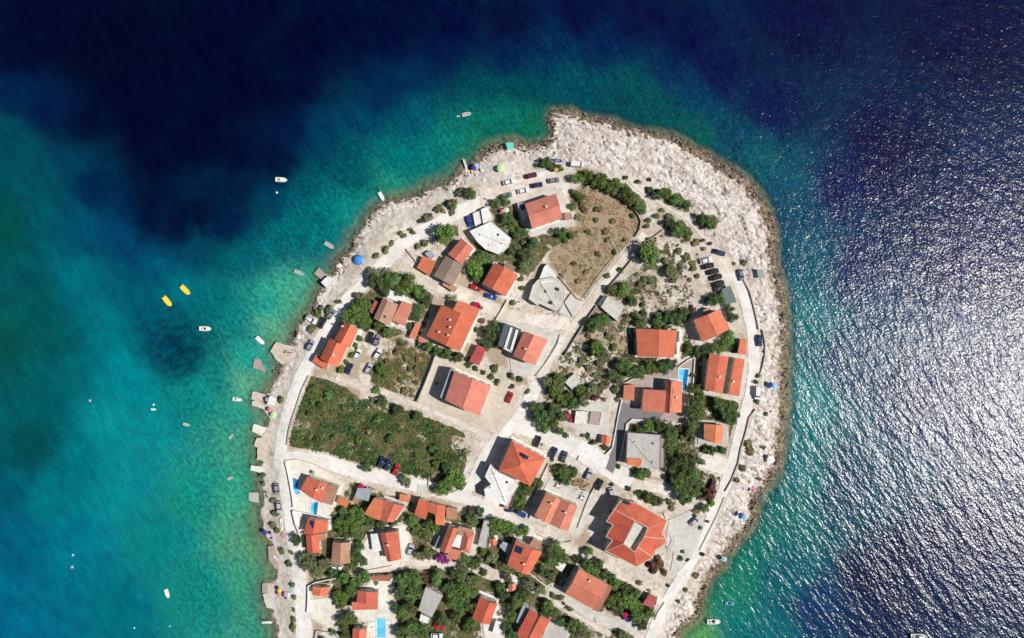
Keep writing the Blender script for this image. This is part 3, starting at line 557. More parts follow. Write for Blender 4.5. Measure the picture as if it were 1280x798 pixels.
def hotel_roof(root, g):
    ze = g+9.0; zr = ze+2.6
    parts = [([(775,627),(795,629),(834,651),(828,669)], [(769,639),(794,652),(811,661),(811,661)], 'coral'), None]
    def ring(outer, inner, mat):
        m = MB(); n = len(outer)
        O = [(*W(p, ze), ze) for p in outer]; I = [(*W(p, zr), zr) for p in inner]
        for i in range(n-1):
            q = [O[i], O[i+1], I[i+1], I[i]] if I[i] != I[i+1] else [O[i], O[i+1], I[i]]
            a = (Vector(q[1])-Vector(q[0])).cross(Vector(q[2])-Vector(q[0]))
            if a.z < 0: q = [q[1], q[0]]+q[2:][::-1]
            m.poly(q, quad_uv(q)); m.poly([(x, y, z-.18) for x, y, z in q][::-1], quad_uv(q)[::-1])
            m.poly([O[i], O[i+1], (O[i+1][0], O[i+1][1], ze-.18), (O[i][0], O[i][1], ze-.18)], [(0, 0)]*4)
        ro = m.build('roof', mat, root); c = MB()
        for i in range(n-1):
            if I[i] != I[i+1]: c.tube((I[i][0], I[i][1], zr-.02), (I[i+1][0], I[i+1][1], zr-.02), .15, n=5)
        for i in range(n-1): c.tube((O[i][0], O[i][1], ze-.05), (O[i+1][0], O[i+1][1], ze-.05), .20, n=5)
        if n > 6:
            for i in (2, 5): c.tube((O[i][0], O[i][1], ze+.05), (I[i][0], I[i][1], zr+.05), .16, n=5)
        for i in (0, n-1): c.tube((O[i][0], O[i][1], ze), (I[i][0], I[i][1], zr), .13, n=5)
        c.build('ridge_cap', 'wall_cream', ro)
    ring([(775,627),(795,629),(834,651)], [(795,652),(803,656),(810,660)], 'coral')
    ring([(768,637),(775,627)], [(793,651),(795,652)], 'coral')
    ring([(755,690),(766,675),(757,671),(767,656),(758,652),(768,637)], [(779,680),(780,679),(783,672),(789,660),(790,658),(794,651)], 'red')  # shade painted in: west and south slopes coloured redder than the sunlit ones
    ring([(757,689),(796,709)], [(779,680),(793,690)], 'red')
    ring([(796,709),(810,700),(816,697),(820,687),(829,682),(833,674),(827,667),(834,651)], [(793,690),(794,689),(797,684),(799,680),(802,676),(805,671),(808,665),(810,660)], 'coral')
    out = [(776,628),(795,630),(833,652),(827,668),(830,673),(827,680),(819,685),(815,696),(809,699),(796,708),(758,689),(766,672),(760,671),(767,656),(761,652),(769,639)]
    inn = [(794,652),(809,661),(792,689),(780,680)]
    X = [W(p, ze) for p in out]; a = MB(); n = len(X); X2 = inset(X, .4)
    for i in range(n):
        j = (i+1) % n; a.poly([(X2[j][0], X2[j][1], g-.8), (X2[i][0], X2[i][1], g-.8), (X2[i][0], X2[i][1], ze-.1), (X2[j][0], X2[j][1], ze-.1)])
    Y = [W(p, zr) for p in inn]
    for i in range(4):
        j = (i+1) % 4; a.poly([(Y[i][0], Y[i][1], g), (Y[j][0], Y[j][1], g), (Y[j][0], Y[j][1], zr-.05), (Y[i][0], Y[i][1], zr-.05)])
    a.build('wall', 'wall_cream', root)
    fl = inset(Y, .02); MB().prism(fl, g-.5, g+9.6).build('courtyard_floor', 'pale_slab', root)
    openings(root, X2, g, ze-.2, True, 5)
WW = dict(wall='wall_white')
house('apartment_house', 'orange gabled house beside the sandy car park at the northern end', 'house', 'the northernmost tiled house',
  [('gable', [(695,242),(703,273),(665,286),(656,255)], 'coral', 6.6, 2.0, dict(door=True)), ('flat', [(647,255),(656,253),(660,270),(653,276)], 'white_roof', 3.4, 0, dict(win=False)), ('shed', [(706,266),(714,266),(716,274),(706,276)], 'tan', 2.6, .5, dict(win=False))],
  chim=[(0, (683,259))], pale=[(1, [(650,257),(656,255),(658,261),(652,263)], 'roof_hatch', 'dark_canopy')])
house('flat_roofed_house', 'bright white flat-roofed house with stepped terraces near the northern car park', 'house', 'the white stepped house',
  [('flat', [(587,289),(614,277),(628,289),(639,298),(636,309),(623,318),(607,312),(597,303)], 'white_roof', 4.6, 0, WW), ('flat', [(601,262),(610,258),(617,274),(604,280)], 'white_roof', 3.2, 0, WW), ('flat', [(591,267),(599,264),(602,279),(594,283)], 'white_roof', 2.4, 0, dict(wall='wall_white', win=False))])
house('tiled_house', 'old house with one bright orange half and one faded grey-brown half', 'house', 'the two-tone old house',
  [('gable', [(577,298),(592,311),(577,331),(560,318)], 'coral', 5.0, 1.5), ('gable', [(557,320),(579,332),(566,358),(542,345)], 'brown', 4.4, 1.4), ('shed', [(556,350),(572,360),(568,366),(553,356)], 'tan', 2.6, .4, dict(win=False))])
def clutter(items):
    def f(root, g):
        for (nm, mt, P, z0, z1) in items: MB().prism([W(p, g+z1) for p in P], g+z0, g+z1).build(nm, mt, root)
    return f
house('garage', 'small low orange-roofed outbuilding left of the faded brown roof', 'outbuilding', None, [('shed', [(521,335),(537,345),(545,327),(529,320)], 'coral', 3.0, .5), ('flat', [(531,317),(537,313),(544,319),(538,325)], 'blue_grey_sheet', 2.6, 0, dict(win=False))])
house('tiled_house', 'vivid red-orange house with a small brown porch beside palms', 'house', 'the vivid palm-side house',
  [('gable', [(618,328),(648,344),(632,371),(603,355)], 'coral', 6.4, 2.3, dict(t=.42)), ('shed', [(632,328),(645,334),(641,341),(629,335)], 'brown', 4.6, .4, dict(win=False))])
house('tiled_house', 'orange house in two stepped gables with a white terrace behind it', 'house', 'the white-terrace orange house',
  [('gable', [(479,372),(498,381),(487,408),(467,398)], 'tan', 5.6, 1.3, dict(t=.35)), ('shed', [(506,408),(490,401),(503,376),(516,381)], 'coral', 5.2, .7), ('flat', [(487,362),(504,370),(501,379),(483,372)], 'white_roof', 3.0, 0, dict(wall='wall_white', win=False)), ('shed', [(462,390),(466,393),(474,379),(469,375)], 'crimson', 3.0, .4, dict(win=False))],
  pale=[(0, [(480,394),(483,395),(482,398),(479,397)], 'roof_window', 'dark')])
house('apartment_house', 'largest bright red house with stepped left roof edge and white chimneys', 'house', 'the largest red house',
  [('gable', [(533,420),(575,440),(594,399),(552,381)], 'red', 7.0, 2.8, dict(t=.58)), ('shed', [(600,386),(594,400),(566,388),(573,376)], 'coral', 6.6, 1.2, dict(door=False))],
  chim=[(0, (563,400)), (0, (549,415)), (0, (563,409)), (0, (561,419))])
house('outbuilding', 'narrow orange-roofed annex between two gardens left of the largest red house', 'outbuilding', None, [('shed', [(511,422),(519,425),(527,405),(520,403)], 'coral', 3.0, .5), ('shed', [(523,427),(534,430),(532,424),(524,420)], 'coral', 2.6, .3, dict(win=False))])
house('seaside_house', 'long orange house in two offset gables beside the western seafront parking', 'house', 'the western seafront house',
  [('gable', [(431,402),(448,411),(437,435),(418,424)], 'coral', 7.2, 2.4), ('gable', [(412,423),(434,433),(423,459),(400,448)], 'coral', 7.0, 2.6), ('shed', [(390,452),(408,463),(411,454),(396,443)], 'coral', 3.6, .5)],
  chim=[(0, (428,408)), (1, (418,444))])
house('outbuilding', 'narrow crimson metal-roofed building between the largest red house and the pergola house', 'outbuilding', 'the crimson-roofed annex', [('shed', [(586,452),(599,457),(608,436),(597,431)], 'crimson', 3.4, .5)])
def frames9(root, g):
    for P in ([(638,409),(641,410),(633,436),(630,435)], [(645,412),(648,413),(640,440),(637,439)], [(630,434),(640,439),(639,441),(629,436)]):
        MB().prism([W(p, g+5.6) for p in P], g+5.3, g+5.6).build('pergola_beam', 'frame_white', root)
house('apartment_house', 'coral gabled house with a white-framed dark pergola terrace on its left', 'house', 'the pergola house',
  [('gable', [(655,414),(685,425),(669,457),(641,445)], 'coral', 7.0, 2.2, dict(t=.4)), ('flat', [(631,404),(652,412),(638,440),(622,432)], 'dark_canopy', 5.2, 0, dict(wall='wall_white'))], fn=frames9, chim=[(0, (657,436))])
house('apartment_house', 'plain two-tone red gabled block casting a long shadow inside a walled beige lot', 'house', 'the walled-lot house',
  [('gable', [(568,464),(614,483),(600,520),(556,500)], 'coral', 10.0, 2.8, dict(t=.50)), ('flat', [(563,461),(568,463),(556,500),(550,497)], 'blue_grey_sheet', 8.0, 0, dict(wall='wall_white', win=False))])
house('apartment_house', 'hip-roofed house with solar panels and a bright white flat wing', 'house', 'the solar-panel house',
  [('hip', [(640,551),(682,573),(663,608),(623,588)], 'coral', 8.6, 3.0, dict(t=.45)), ('flat', [(613,581),(622,590),(643,600),(648,608),(640,620),(634,633),(607,622),(605,612),(614,606),(606,596)], 'white_roof', 6.0, 0, WW), ('shed', [(629,636),(635,637),(638,628),(633,626)], 'tan', 3.0, .5, dict(win=False))],
  panels=[(0, [(652,565),(656,567),(654,571),(650,569)]), (0, [(657,567.5),(661,569.5),(659,574),(655,572)])])
house('apartment_house', 'orange and brick-red pair of gables on a beige terrace above the road', 'house', 'the twin-gable terrace house',
  [('gable', [(683,616),(701,624),(687,656),(668,645)], 'orange', 6.8, 1.2, dict(t=.6)), ('gable', [(701,624),(722,632),(710,665),(687,655)], 'coral', 6.4, 1.4, dict(t=.5))], chim=[(0, (689,629)), (1, (707,640))])
house('tiled_house', 'coral house with a blue solar panel and a grey shed roof on its left', 'house', 'the blue-panel house',
  [('gable', [(645,676),(678,690),(661,719),(634,706)], 'coral', 6.6, 2.0, dict(t=.62)), ('shed', [(677,686),(661,682),(667,674),(677,679)], 'tan', 5.0, .4, dict(win=False)), ('canopy', [(624,683),(629,677),(640,682),(636,695)], 'blue_grey_sheet', 3.2, 0, dict(wall='wall_grey'))],
  panels=[(0, [(645,682),(654,685),(651,693),(643,690)])], chim=[(0, (655,704))])
r = empty('courtyard_hotel', (*W((793,668), 8), gz(*W((793,668))))); tag(r, 'large red-roofed complex built around a pale rectangular courtyard with a rounded bay', 'building', 'houses and buildings on the headland')
hotel_roof(r, gz(*W((793,668)))); LAND.append(('the courtyard complex', 793, 668))
on = MB().prism([W(p, 11) for p in [(779,624),(788,628),(786,631),(777,628)]], 12.0, 12.35).build('skylight', 'solar', r)
house('tiled_house', 'squarish orange house, left half darker, with a white stepped balcony', 'house', 'the white-balcony house',
  [('gable', [(795,411),(846,413),(843,447),(797,446)], 'coral', 4.6, 2.0, dict(t=.53))], fn=lambda root, g: (MB().prism([W(p, g+3) for p in [(846,412),(851,412),(851,430),(848,431),(848,445),(842,446),(842,443),(846,443),(846,428),(849,427),(849,414),(846,414)]], g-.5, g+3.2).build('balcony_wall', 'wall_white', root)))
house('tiled_house', 'two-tone coral gabled house directly below the dark glass canopy', 'house', 'the eastern gabled house',
  [('gable', [(867,400),(899,387),(913,411),(878,428)], 'coral', 5.8, 1.9, dict(t=.48)), ('shed', [(879,393),(889,389),(887,384),(879,388)], 'tan', 3.0, .4, dict(win=False))])
house('seaside_house', 'wide coral house in two halves with a dark V-shaped gap facing the east road', 'house', 'the split-roof house',
  [('gable', [(887,442),(911,446),(903,493),(881,487)], 'coral', 6.2, .9, dict(t=.5, cap=False)), ('shed', [(931,449),(924,496),(910,493),(918,447)], 'coral', 5.6, 1.0)], chim=[(0, (900,471)), (1, (917,477))])
house('garage', 'small coral-roofed hut standing at the edge of the east road', 'outbuilding', None, [('shed', [(922,443),(933,443),(933,424),(925,424)], 'coral', 2.8, .5)])
house('tiled_house', 'small bright orange gabled house among trees beside the east road', 'house', 'the small orange garden house', [('gable', [(880,530),(905,531),(902,556),(880,549)], 'orange', 4.0, 1.4, dict(t=.54))])
house('villa', 'red-roofed villa with a rectangular swimming pool and a long purple-blue roof panel', 'villa', 'the pool villa',
  [('gable', [(833,476),(853,477),(852,516),(830,516)], 'coral', 6.2, 1.6, dict(t=.25)), ('shed', [(802,514),(805,487),(832,488),(830,516)], 'red', 6.0, 1.3), ('shed', [(779,499),(780,482),(793,480),(792,501)], 'coral', 3.6, .8)], panels=[(0, [(835,485),(841,485),(838,510),(833,510)])], chim=[(0, (846,497))])
house('flat_roofed_house', 'big square grey flat-roofed building with a small orange lean-to on one corner', 'building', 'the grey flat building',
  [('flat', [(785,541),(826,544),(825,587),(802,585),(783,580)], 'grey_roof', 5.6, 0, dict(wall='wall_grey')), ('shed', [(784,581),(784,573),(802,574),(800,584)], 'orange', 5.9, .6, dict(win=False)), ('flat', [(827,548),(831,550),(829,585),(826,585)], 'paver_pink', 3.2, 0, dict(win=False))])
house('seaside_house', 'coral and brownish two-wing house beside two blue pools at the western corner', 'house', 'the western pool house',
  [('gable', [(384,596),(411,605),(402,629),(375,613)], 'coral', 5.6, 1.0, dict(t=.6)), ('shed', [(402,628),(415,632),(424,609),(411,605)], 'tan', 5.2, .9)], chim=[(0, (396,612)), (0, (403,610))])
house('tiled_house', 'coral house with a dark solar panel behind a white walled yard', 'house', 'the white-yard coral house',
  [('gable', [(385,647),(410,651),(409,665),(379,668)], 'coral', 5.2, 1.3, dict(t=.42)), ('gable', [(382,669),(398,668),(400,691),(384,690)], 'coral', 4.8, 1.2), ('shed', [(408,674),(407,667),(398,668),(399,677)], 'tan', 3.2, .4, dict(win=False))], panels=[(0, [(387,651),(393,651),(392,660),(386,660)])])
house('tiled_house', 'rust-orange square house half hidden among trees in the lower left village', 'house', 'the rust-orange square house', [('gable', [(416,678),(437,678),(438,704),(414,705)], 'tan', 4.8, 1.3)])
house('tiled_house', 'wide orange house of three joined roofs just below the main road', 'house', 'the triple-roof house',
  [('gable', [(480,625),(506,633),(492,653),(475,650)], 'coral', 5.0, 1.2), ('shed', [(455,643),(475,651),(480,625),(468,622)], 'orange', 4.8, 1.0)])
house('garage', 'tiny bright orange hut between the triple-roof house and the main road', 'outbuilding', None, [('shed', [(499,627),(512,628),(511,619),(500,617)], 'orange', 2.8, .5)])
house('tiled_house', 'L-shaped red and orange house beside a grey strip below the main road', 'house', 'the L-shaped roadside house',
  [('shed', [(518,643),(532,650),(537,628),(524,623)], 'red', 4.8, .9), ('gable', [(537,628),(557,633),(556,646),(535,640)], 'coral', 4.8, .8, dict(door=False)), ('shed', [(556,657),(556,641),(544,639),(545,655)], 'orange', 4.6, .8), ('shed', [(558,649),(571,650),(572,636),(558,634)], 'tan', 3.6, .4)])
house('tiled_house', 'tall narrow coral house with a white awning on its left side', 'house', 'the white-awning house',
  [('gable', [(475,666),(498,664),(502,699),(484,702)], 'coral', 5.6, 1.1, dict(t=.3)), ('canopy', [(463,668),(474,667),(481,688),(466,690)], 'white_roof', 3.0, 0, dict(wall='frame_white'))], chim=[(0, (485,681))])
house('tiled_house', 'crimson house around a bright white roof terrace with purple flowers below', 'house', 'the purple-flower house',
  [('gable', [(561,657),(573,661),(562,692),(549,688)], 'red', 5.6, 1.4), ('hip', [(580,664),(593,667),(587,692),(575,688)], 'coral', 5.4, 1.4), ('shed', [(558,698),(574,701),(577,688),(562,685)], 'coral', 5.0, .6), ('shed', [(591,662),(573,658),(572,668),(588,672)], 'tan', 5.0, .6, dict(win=False)), ('flat', [(572,667),(582,669),(576,686),(564,683)], 'white_roof', 5.2, 0, dict(wall='wall_white', win=False)), ('canopy', [(549,670),(553,672),(548,687),(543,684)], 'blue_grey_sheet', 3.0, 0, dict(wall='wall_grey'))])
house('outbuilding', 'long narrow pale grey flat roof running down from the main road', 'outbuilding', None, [('flat', [(605,651),(614,652),(607,686),(597,683)], 'grey_roof', 3.4, 0, dict(wall='wall_grey'))])
house('shed', 'tiny orange-roofed hut between the long grey roof and the blue-panel house', 'shed', None, [('gable', [(612,674),(620,673),(621,681),(613,683)], 'orange', 2.6, .8)])
house('shed', 'tiny orange-red hut just below the blue-panel house', 'shed', None, [('gable', [(636,730),(645,729),(645,737),(635,740)], 'orange', 2.6, .8)])
house('tiled_house', 'broad orange hip-gabled house with a long red-brown strip roof on its right', 'house', 'the strip-roofed orange house',
  [('gable', [(706,742),(724,711),(760,731),(742,762)], 'coral', 6.2, 2.0, dict(t=.5)), ('shed', [(766,734),(760,731),(742,762),(748,765)], 'brick', 4.6, .6)], chim=[(0, (737,726))])
house('gazebo', 'small square white canopy roof beside the strip-roofed orange house', 'canopy', None, [('canopy', [(698,699),(708,706),(702,715),(694,709)], 'white_roof', 3.2, 0, dict(wall='frame_white'))])
house('tiled_house', 'plain coral gabled house with a white terrace at the bottom centre', 'house', 'the bottom centre gabled house', [('gable', [(600,746),(622,755),(612,781),(590,773)], 'coral', 5.6, 1.7, dict(t=.55)), ('flat', [(620,776),(630,779),(625,795),(615,792)], 'white_roof', 2.8, 0, WW)])
house('tiled_house', 'red house with a dark slot along its ridge at the bottom edge', 'house', 'the dark-slot red house',
  [('shed', [(646,793),(662,762),(673,768),(658,799)], 'red', 6.0, .8), ('shed', [(688,775),(672,804),(660,799),(676,769)], 'coral', 5.4, .9), ('flat', [(654,756),(661,760),(651,781),(645,778)], 'blue_grey_sheet', 4.0, 0, WW)])
house('garage', 'small red-roofed house behind a white wall near the bottom of the west road', 'house', 'the white-wall red hut', [('gable', [(391,733),(413,734),(408,746),(390,743)], 'orange', 3.4, .9)])
house('tiled_house', 'small red and coral house on a bright white terrace above the bottom pool', 'house', 'the bottom-pool house',
  [('gable', [(447,738),(473,740),(472,755),(446,753)], 'red', 4.6, 1.2, dict(t=.45)), ('shed', [(440,763),(472,762),(473,753),(440,752)], 'coral', 4.0, .7)], pale=[])
house('outbuilding', 'low brick-red roof against the lane wall above the bright white terrace', 'outbuilding', None, [('shed', [(465,726),(488,727),(488,719),(463,720)], 'brick', 2.6, .4)])
house('flat_roofed_house', 'pale grey sheet-roofed house surrounded by dark trees at the bottom', 'house', 'the pale sheet-roofed house',
  [('shed', [(523,763),(532,734),(554,744),(540,771)], 'grey_roof', 5.0, .5, dict(win=True)), ('flat', [(526,768),(537,773),(535,780),(524,776)], 'white_roof', 2.8, 0, WW)])
house('tiled_house', 'low coral-roofed house cut off by the bottom edge left of the pool', 'house', None, [('gable', [(441,786),(459,786),(457,806),(440,806)], 'coral', 4.0, 1.2)])
house('outbuilding', 'flat pale concrete roof slab beside the lane near the dry meadow', 'outbuilding', 'the lane-side concrete slab', [('flat', [(760,370),(782,383),(772,402),(751,384)], 'pale_slab', 2.4, 0, dict(wall='wall_grey')), ('shed', [(747,380),(751,383),(759,372),(755,369)], 'dark_canopy', 1.8, .3, dict(win=False))])
house('shed', 'small square grey flat-roofed hut among scrub right of the lane', 'shed', 'the small square grey hut', [('flat', [(718,467),(727,477),(716,488),(706,478)], 'pale_slab', 2.6, 0, dict(wall='wall_grey'))])
house('flat_roofed_house', 'unfinished low pale building beside a crimson car above the wide road', 'building', 'the low unfinished building', [('flat', [(720,514),(735,515),(734,531),(718,530)], 'cream_slab', 2.8, 0, dict(wall='wall_grey')), ('flat', [(739,515),(752,516),(749,532),(736,530)], 'paver_pink', 1.6, 0, dict(wall='wall_grey', win=False))])
house('unfinished_house', 'unfinished white flat-roofed house with dark vent holes beside the dry meadow', 'building', 'the unfinished white house',
  [('flat', [(672,350),(692,346),(704,355),(706,365),(704,381),(696,390),(675,380),(672,382),(661,374),(666,357)], 'pale_slab', 4.2, 0, dict(wall='wall_grey')), ('flat', [(680,334),(684,330),(697,345),(693,350),(674,349)], 'white_roof', 3.0, 0, WW)],
  pale=[(0, [(680,363),(684,363),(684,366),(680,366)], 'roof_vent', 'dark'), (0, [(676,352),(692,350),(693,352),(677,354)], 'roof_beam', 'wall_white'), (0, [(668,368),(685,378),(684,380),(667,370)], 'roof_beam', 'wall_grey'), (0, [(696,362),(704,366),(702,376),(694,372)], 'roof_patch', 'grey_roof'), (0, [(694,360),(699,360),(699,364),(694,363)], 'roof_vent', 'dark'), (0, [(686,376),(692,377),(691,381),(685,380)], 'roof_vent', 'dark')])
tag(MB().prism([W(p, 4) for p in [(706,378),(714,367),(727,384),(716,396)]], 1.5, 4.1).build('concrete_platform', 'pale_slab', org=(*W((716,382)), 1.5)), 'bare concrete foundation slab right of the unfinished white house', 'slab')
tag(MB().prism([W(p, 4) for p in [(698,391),(704,381),(713,394),(711,396)]], 1.5, 3.9).build('concrete_platform', 'pale_slab', org=(*W((706,390)), 1.5)), 'small triangular concrete slab below the unfinished white house', 'slab')
house('shed', 'tiny orange-roofed hut on the verge beside the grey driveway', 'shed', 'the driveway hut', [('gable', [(752,544),(764,546),(761,557),(751,554)], 'coral', 2.8, .8)])
house('carport', 'dark greenish glass canopy beside the row of parked cars', 'canopy', 'the dark glass canopy', [('canopy', [(902,362),(913,357),(921,378),(906,381)], 'green_glass', 3.0, 0, dict(wall='metal'))])
house('shed', 'small maroon lean-to roof at the corner of the south-eastern garden', 'shed', 'the maroon corner shed', [('shed', [(803,756),(817,760),(821,747),(812,742)], 'crimson', 2.8, .4)])
house('boathouse', 'small white square hut on the shore beside a stone jetty', 'hut', 'the white shore hut', [('flat', [(410,345),(418,351),(409,361),(401,353)], 'white_roof', 2.8, 0, WW)])
house('beach_hut', 'white square canopy on the western bathing terrace', 'canopy', 'the white beach canopy', [('canopy', [(337,495),(346,499),(343,508),(334,505)], 'white_roof', 2.5, 0, dict(wall='frame_white'))])
house('beach_canopy', 'turquoise square shade canopy on the northern rocks', 'canopy', 'the turquoise canopy', [('canopy', [(632,179),(641,178),(643,185),(635,188)], 'c_teal', 2.5, 0, dict(wall='metal'))])
house('beach_canopy', 'grey-green square shade cloth on the eastern rocks', 'canopy', 'the grey-green shade cloth', [('canopy', [(946,337),(954,337),(956,347),(948,348)], 'c_grey', 2.3, 0, dict(wall='metal'))])
house('outbuilding', 'small bright orange roof beside the grey carport in the lower left village', 'outbuilding', None, [('shed', [(421,629),(433,635),(437,627),(424,620)], 'orange', 3.2, .5), ('shed', [(440,627),(447,631),(449,624),(443,621)], 'tan', 2.8, .4, dict(win=False))])
house('carport', 'grey flat carport roof just below the main road in the village', 'carport', 'the grey roadside carport', [('canopy', [(447,610),(464,611),(461,627),(443,622)], 'blue_grey_sheet', 3.4, 0, dict(wall='wall_grey'))])
# pools
def pool(P, lab, nick, mats=('pool_light',), split=None):
    X = [W(p, 3.4) for p in P]; g = gz(*X[0]); g = max(g, gz(*X[2]))+.32; c = W(P[0]); root = empty('swimming_pool', (c[0], c[1], g)); tag(root, lab, 'swimming pool', 'swimming pools of the houses')
    MB().prism(X, g-.5, g+.02).build('water', mats[0], root); O = inset(X, -.45); n = len(X); m = MB()
    for i in range(n): j = (i+1) % n; m.prism([X[i], X[j], O[j], O[i]], g-.5, g+.10)
    m.build('coping', 'wall_white', root)
    if split: MB().prism([W(p, 3.4) for p in split], g-.3, g+.035).build('deep_water', mats[1], root)
pool([(849,461),(861,462),(858,488),(853,488),(853,476),(848,475)], 'light and dark blue L-shaped pool right of the red-roofed villa', None, ('pool_light', 'pool_deep'), [(856.5,462),(860.6,462.3),(857.6,487.5),(853.5,487.5),(854,474)])
pool([(366,597),(373,600),(372.5,611),(376,617),(370,619),(366.5,611)], 'deep blue angular pool at the left end of the western pool house', None, ('pool_deep', 'pool_light'), [(366.8,611.5),(372.5,611.5),(375.5,616.8),(370.3,618.6)])
pool([(389,629),(398,627),(396,644),(388,641)], 'small blue pool at the end of a white deck beside the west road', None, ('pool_light', 'pool_deep'), [(392.5,628.5),(397.7,627.5),(395.8,643.5),(392,642.3)])
pool([(471,773),(482,773),(482,797),(471,797)], 'light blue rectangular pool on the bright white terrace at the bottom edge', 'the bottom edge pool')
# ------------------------------------------------------------------ labels made from landmarks
LAND += [('the big overgrown field', 470, 540), ('the dry meadow', 740, 300), ('the northern car park', 672, 230), ('the weedy lot', 500, 460), ('the eastern parking row', 892, 342), ('the western gravel parking', 460, 443), ('the pale rubble flat', 862, 368),
         ('the blue beach tent', 447, 325), ('the curved plaza steps', 842, 676)]
PEND = []
DIRS = [('right of', 0), ('upper right of', 45), ('above', 90), ('upper left of', 135), ('left of', 180), ('lower left of', 225), ('below', 270), ('lower right of', 315)]
ORD = ['second', 'third', 'fourth', 'fifth', 'sixth', 'seventh', 'eighth', 'ninth']; NUM = ['zero', 'one', 'two', 'three', 'four', 'five', 'six', 'seven', 'eight', 'nine', 'ten', 'eleven', 'twelve', 'thirteen', 'fourteen']
def pend(o, head, x, y, cat, group=None): PEND.append((o, head, x, y)); tag(o, None, cat, group)
def flush_labels():
    import collections
    B = collections.defaultdict(list)
    for o, head, x, y in PEND:
        ph, lx, ly = min(LAND, key=lambda l: math.hypot(l[1]-x, l[2]-y)); a = math.degrees(math.atan2(-(y-ly), x-lx)) % 360
        if math.hypot(lx-x, ly-y) < 7: d = 'at'
        else: d = min(DIRS, key=lambda q: min(abs(q[1]-a), 360-abs(q[1]-a)))[0]
        if ph.endswith('field') and 395 < x < 570 and 485 < y < 600: d = 'inside'
        if ph.endswith('meadow') and math.hypot(lx-x, ly-y) < 45: d = 'on'
        B[head+' '+d+' '+ph].append((x, y, o))
    for base, L in B.items():
        if len(L) == 1: L[0][2]['label'] = base; continue
        horiz = (max(l[0] for l in L)-min(l[0] for l in L)) >= (max(l[1] for l in L)-min(l[1] for l in L))
        L.sort(key=lambda l: l[0] if horiz else l[1]); n = len(L); e = ('leftmost', 'rightmost', 'left') if horiz else ('topmost', 'lowest', 'top')
        for i, (_, _, o) in enumerate(L):
            r = e[0] if i == 0 else e[1] if i == n-1 else (ORD[i-1] if i <= 9 else 'further')+' from the '+e[2]
            full = base+', '+r+(' of '+(NUM[n] if n < len(NUM) else 'many'))
            if len(full.split()) > 16: full = base+', '+r
            o['label'] = full
# ------------------------------------------------------------------ trees and shrubs
def crown_mesh(name, mat, n, lobes, leaf, flat=.8, seed=0, openness=.0):
    rr = random.Random(seed); L = [(0, 0, 0, .62)]
    for i in range(lobes):
        a = rr.uniform(0, 6.28); e = rr.uniform(-.25, .8); R = rr.uniform(.38, .66); L.append((math.cos(a)*math.cos(e)*R, math.sin(a)*math.cos(e)*R, math.sin(e)*R*flat, rr.uniform(.24, .44)))
    tot = sum(l[3]**2 for l in L); m = MB()
    for (cx, cy, cz, r) in L:
        for k in range(int(n*r*r/tot)):
            d = Vector((rr.gauss(0, 1), rr.gauss(0, 1), rr.gauss(.25, 1))).normalized(); q = r*(rr.uniform(.55, 1.06) if rr.random() < .75 else rr.uniform(.2, .8))
            c = Vector((cx, cy, cz))+Vector((d.x*q, d.y*q, d.z*q*flat)); s = leaf*rr.uniform(.55, 1.35)
            nn = (d+Vector((rr.uniform(-1, 1), rr.uniform(-1, 1), rr.uniform(-.3, 1)))*.75).normalized(); u = nn.orthogonal().normalized(); v = nn.cross(u); t = rr.uniform(0, 6.28)
            u, v = u*math.cos(t)+v*math.sin(t), v*math.cos(t)-u*math.sin(t); b = len(m.v)
            for (x, y) in ((-1, -.2), (-.3, -.8), (.7, -.6), (1, .3), (.1, .9)): m.v.append(tuple(c+u*x*s+v*y*s*.8))
            m.f.append((b, b+1, b+2, b+3, b+4))
    return m.mesh(name, mat)
def trunk_mesh(h, r):
    m = MB(); m.tube((0, 0, -.1), (.02, .01, h*.6), r, r*.65, 7); rr = random.Random(3)
    for i in range(5):
        a = i*1.26; m.tube((.01, .01, h*(.45+.03*i)), (math.cos(a)*.34, math.sin(a)*.34, h+.15*(i % 2)), r*.5, r*.15, 5)
    return m.mesh('trunk', 'bark')
TM = trunk_mesh(.55, .075); SM = trunk_mesh(.18, .05)
CR = {}
def crowns(kind, mat, n, lobes, leaf, flat, k=3, nm='crown'): CR[kind] = [crown_mesh(nm, mat, n, lobes, leaf, flat, seed=hash_(kind)+i) for i in range(k)]
def hash_(s): return sum(ord(c)*7 for c in s)
for kd, mt in (('bright', 'leaf_bright'), ('dark', 'leaf_dark'), ('mid', 'leaf_mid'), ('olive', 'leaf_olive')):
    crowns(kd, mt, 1000, 10, .08, .85, 3); crowns('s_'+kd, mt, 260, 6, .15, .6, 2, 'foliage')
crowns('purple', 'leaf_purple', 400, 7, .12, .6, 1); crowns('maroon', 'leaf_maroon', 500, 7, .1, .7, 1); crowns('s_dry', 'leaf_dry', 240, 6, .15, .5, 2, 'foliage'); crowns('s_maroon', 'leaf_maroon', 240, 6, .15, .5, 1, 'foliage'); crowns('dry', 'leaf_dry', 500, 7, .11, .6, 1)
WORD = dict(bright='bright green', dark='dark green', mid='green', olive='olive green', purple='purple flowering', maroon='reddish brown', dry='dry brownish', palm='feathery palm')
ALLT = []
